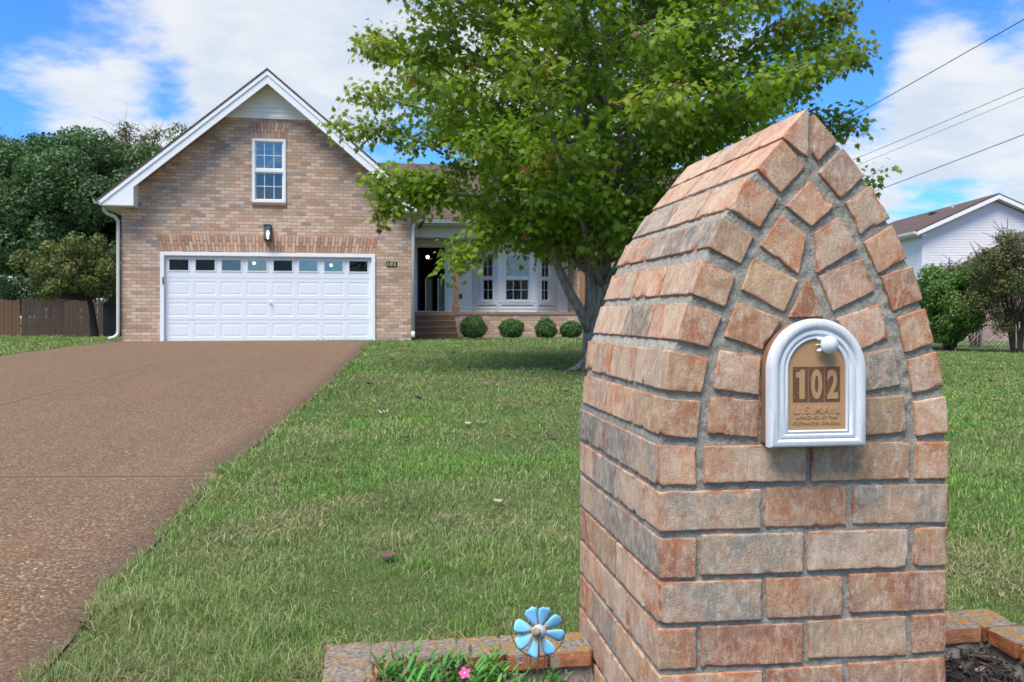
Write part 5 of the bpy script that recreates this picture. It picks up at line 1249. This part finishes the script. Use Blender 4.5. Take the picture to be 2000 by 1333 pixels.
# ------------------------------------------------------------------ chain link fence
def build_chain():
    m = mat('galvanised steel', (.30, .31, .32), .45, metal=.6); ya = 28.0; root = empty('chain_link_fence', (12.0, ya, 0), R(3), 'grey chain link fence behind the lawn at right', 'fence'); h = 1.15
    def gz(x): return g1(12+x*math.cos(R(3)), ya+x*math.sin(R(3)))
    w = MB(); sp = .14; x = 0; L = 14
    while x < L:
        z = gz(x)+.03; n = h/1.0
        w.tube([(x, 0, z), (x+h, 0, z+h)], .0035, 3, cap=False); w.tube([(x+h, .005, z), (x, .005, z+h)], .0035, 3, cap=False); x += sp
    w.build('wire_mesh', m, root)
    w = MB(); w.tube([(0, 0, gz(0)+h+.03), (L+1, 0, gz(L)+h+.03)], .02, 8); w.build('top_rail', m, root)
    for k in (.0, 3.2, 5.35, 8.5, 11.5, 14.5): p = MB(); p.tube([(k, 0, gz(k)-.2), (k, 0, gz(k)+h+.1)], .032, 8); p.build('post', m, root)
build_chain()

# ------------------------------------------------------------------ neighbouring houses
def build_neighbours():
    Yg = 46.0; Xp = 25.5; H = empty('white_sided_house', (Xp, Yg, -.4), R(-2), 'two storey white sided house with brown shingle roof and gable facing the lawn', 'house')
    w = 3.75; ze = 5.75; zp = 7.5; L = 13
    m = MB(); m.prism([(-w, 0), (w, 0), (w, ze), (0, zp-.05), (-w, ze)], 0, .2); m.box(-w, -w+.2, .201, L, 0, ze)
    m.laps((.1, ze, lambda z: (-w, w)), -.002, .14, .009); m.laps((ze, zp-.25, lambda z: (-(zp-z)/(zp-ze)*w+.1, (zp-z)/(zp-ze)*w-.1)), -.002, .14, .009)
    z = .1
    while z < ze-.1: m.add([(-w-.02, 0, z), (-w-.02, L, z), (-w-.002, L, z+.14), (-w-.002, 0, z+.14)], [(0, 1, 2, 3)]); z += .14
    m.build('wall', m_siding2, H)
    o = .45; s_ = (zp-ze)/w
    for sg in (-1, 1):
        r = MB(); e = sg*(w+o); zz = zp-s_*(w+o)+.25
        r.hull([(0, -.45, zp+.2), (e, -.45, zz), (e, L, zz), (0, L, zp+.2), (0, -.45, zp+.3), (e, -.45, zz+.1), (e, L, zz+.1), (0, L, zp+.3)]); r.build('roof', m_roof, H)
        f = MB(); f.prism([(0, zp+.21), (e, zz+.01), (e, zz-.19), (0, zp+.0)], -.48, -.44); f.box(min(e, e-sg*.03), max(e, e-sg*.03), -.44, L, zz-.19, zz); f.build('fascia', m_white, H)
        sf = MB(); sf.hull([(0, -.43, zp-.02), (e, -.43, zz-.16), (e, -.03, zz-.16), (0, -.03, zp-.02), (0, -.43, zp), (e, -.43, zz-.13), (e, -.03, zz-.13), (0, -.03, zp)]); a, b = sorted((sg*w, e)); sf.box(a, b, -.43, L, zz-.20, zz-.17); sf.build('soffit', m_soffit2, H)
        g = MB(); a, b = sorted((e, e+sg*.14)); g.box(a, b, -.3, L, zz-.10, zz+.04); g.build('gutter', m_gutter, H)
    MB().box(-w-.012, -w+.12, -.025, -.003, 0, ze).build('corner_trim', m_white, H)
    MB().box(-1.35, -.95, 4.5, 4.8, zp-s_*1.15+.28, zp-s_*1.15+.42).build('roof_vent', m_dark, H)
    MB().tube([(-.7, 3.2, zp-.2), (-.7, 3.2, zp+.28)], .05, 8).build('vent_pipe', m_gutter, H)
    window(H, Matrix.Translation((-w-.01, 4.6, 2.9)) @ Matrix.Rotation(R(-90), 4, 'Z'), 1.0, 1.5, 2, (2, 2), glass=(m_glass_sky, m_glass))
    # nearer single-storey neighbour with a hip roof
    B = empty('hip_roofed_brick_house', (18.9, 37.5, -.5), R(-34), 'single storey brick house with brown hip roof half hidden by shrubs at right', 'house')
    zE = 3.5; Wd = 13; Dp = 15; pt = .66
    b = MB(); b.box(.5, Wd, .5, .7, 0, zE-.02); b.box(.5, .7, .701, Dp, 0, zE-.02); b.build('brick_wall', mat('pinkish brick', rough=.9, build=lambda T, b_: brick_nodes(T, b_, stops=[(0, (.26, .17, .145)), (.5, (.31, .21, .18)), (1, (.22, .15, .13))])), B)
    t = min(Wd, Dp)/2; r = MB(); h = t*pt
    r.add([(0, 0, zE), (Wd, 0, zE), (Wd, Dp, zE), (0, Dp, zE), (t, t, zE+h), (Wd-t+.01, Dp-t, zE+h)], [(0, 1, 4), (1, 2, 5, 4), (2, 3, 5), (3, 0, 4, 5), (0, 3, 2, 1)]); r.build('roof', m_roof, B)
    f = MB(); f.box(-.02, Wd, -.03, -.002, zE-.2, zE+.02); f.box(-.03, -.002, 0, Dp, zE-.2, zE+.02); f.build('fascia', m_soffit2, B)
    MB().box(4.0, 5.2, .46, .499, 1.2, 2.7).build('window', m_glass_dk, B)
m_soffit2 = mat('grey cream soffit', (.52, .50, .47), .6)
build_neighbours()

# ------------------------------------------------------------------ power lines
def wires():
    m = mat('black cable', (.03, .03, .035), .6); grp = 'overhead power lines'
    def pt(px, py, Y): return Vector(((px-1000)/1700*Y, Y, EZ-(py-618)/1700*Y))
    data = [((2080, -8), (1560, 287), 20, 32, .012, 'thick upper power line running down from the top right corner'), ((2080, 138), (1560, 357), 30, 45, .011, 'upper of the two close thin power lines at right'), ((2080, 155), (1560, 370), 30, 45, .008, 'fainter thin power line just below the upper pair line'), ((2080, 232), (1560, 430), 24, 38, .012, 'lowest power line above the neighbouring roof')]
    for (a, b, ya, yb, r, lab) in data:
        A = pt(*a, ya); B = pt(*b, yb); D = B-A; A2 = A-D*.8; B2 = B+D*.6; n = 30
        pts = [A2.lerp(B2, i/n)-Vector((0, 0, .5*4*(i/n)*(1-i/n)*.35)) for i in range(n+1)]
        up = pts[10]-A2.lerp(B2, 10/n)
        pts = [p-up for p in pts]
        tag(MB().tube(pts, r, 6).build('power_line', m, smooth=True), lab, 'power line', grp)
wires()

# ------------------------------------------------------------------ fallen leaves
def fallen():
    R_ = random.Random(5); cols = {'brown': (.13, .075, .055), 'pale': (.42, .36, .29), 'orange': (.42, .17, .04), 'purple brown': (.13, .07, .065), 'yellow': (.45, .32, .06), 'dark': (.05, .04, .035)}
    L = [(-.481, 3.3, .052, 'purple brown', 'curled purple brown leaf, largest on the near lawn'), (-.34, 6.79, .05, 'pale', 'pale dry leaf, left one of a pair in the middle of the lawn'), (-.241, 6.84, .05, 'pale', 'pale dry leaf, right one of a pair in the middle of the lawn'), (-.069, 4.19, .036, 'pale', 'small whitish leaf above the pinwheel in the lawn'),
         (-1.295, 2.62, .03, 'brown', 'small tan leaf on the lawn edge by the near driveway'), (6.776, 12.32, .06, 'dark', 'dark leaf lying alone on the lawn right of the pillar'), (.191, 5.24, .035, 'dark', 'dark curled leaf on the lawn left of the pillar'), (.557, 9.02, .06, 'orange', 'orange leaf on the lawn just left of the pillar edge')]
    rest = [(-1.094, 7.38), (-1.765, 12.93), (-1.136, 8.7), (-.889, 8.4), (-.511, 8.27), (.272, 6.17), (-.344, 10.09), (-1.392, 9.86), (-1.624, 9.86), (-.136, 15.39), (-.9, 11.6), (-1.3, 13.4), (-.3, 13.1), (.25, 11.2), (.45, 10.3), (-.6, 12.2), (-1.9, 13.8), (-2.0, 14.6), (.62, 11.9), (.8, 11.5), (.4, 12.3), (-1.05, 15.5), (-.1, 7.6), (-.75, 6.1), (.15, 8.8)]
    ORD = 'first second third fourth fifth sixth seventh eighth ninth tenth eleventh twelfth thirteenth fourteenth fifteenth sixteenth seventeenth'.split(); ords = {}
    for sel, nm in ((lambda q: q[1] > 9.5, 'far lawn toward the house'), (lambda q: q[1] <= 9.5, 'middle lawn')):
        for i, q in enumerate(sorted([q for q in rest if sel(q)], key=lambda q: q[0]/q[1])): ords[q] = 'small dry leaf on the %s, %s one counting from the driveway' % (nm, ORD[i])
    for x, y in rest: L.append((x, y, R_.uniform(.045, .07), R_.choice(['brown', 'dark', 'pale', 'brown', 'purple brown']), None))
    for x, y, s, cn, lab in L:
        m = mat(cn+' dead leaf', cols[cn], .85, var=(60, .5, tuple(c*.6 for c in cols[cn]))); a = R_.uniform(0, 6.28); vs = []; t1 = R_.uniform(-.5, .5); cu = R_.uniform(.3, .9)
        for u, v in LEAFP+[(0, .3)]:
            X = u*s*1.5; Y = (v-.4)*s*1.5; Z = cu*(X*X+Y*Y)/s*1.0+t1*X*.5; vs.append((X*math.cos(a)-Y*math.sin(a), X*math.sin(a)+Y*math.cos(a), Z))
        k = len(LEAFP); M = MB(); M.add(vs, [(i, (i+1) % k, k) for i in range(k)]); o = M.build('fallen_leaf', m); o.location = (x, y, g1(x, y)+(.026 if y < 8 else .036)); so_ = o.modifiers.new('s', 'SOLIDIFY'); so_.thickness = .0008
        tag(o, lab or ords[(x, y)], 'leaf', 'fallen leaves on the lawn')
fallen()
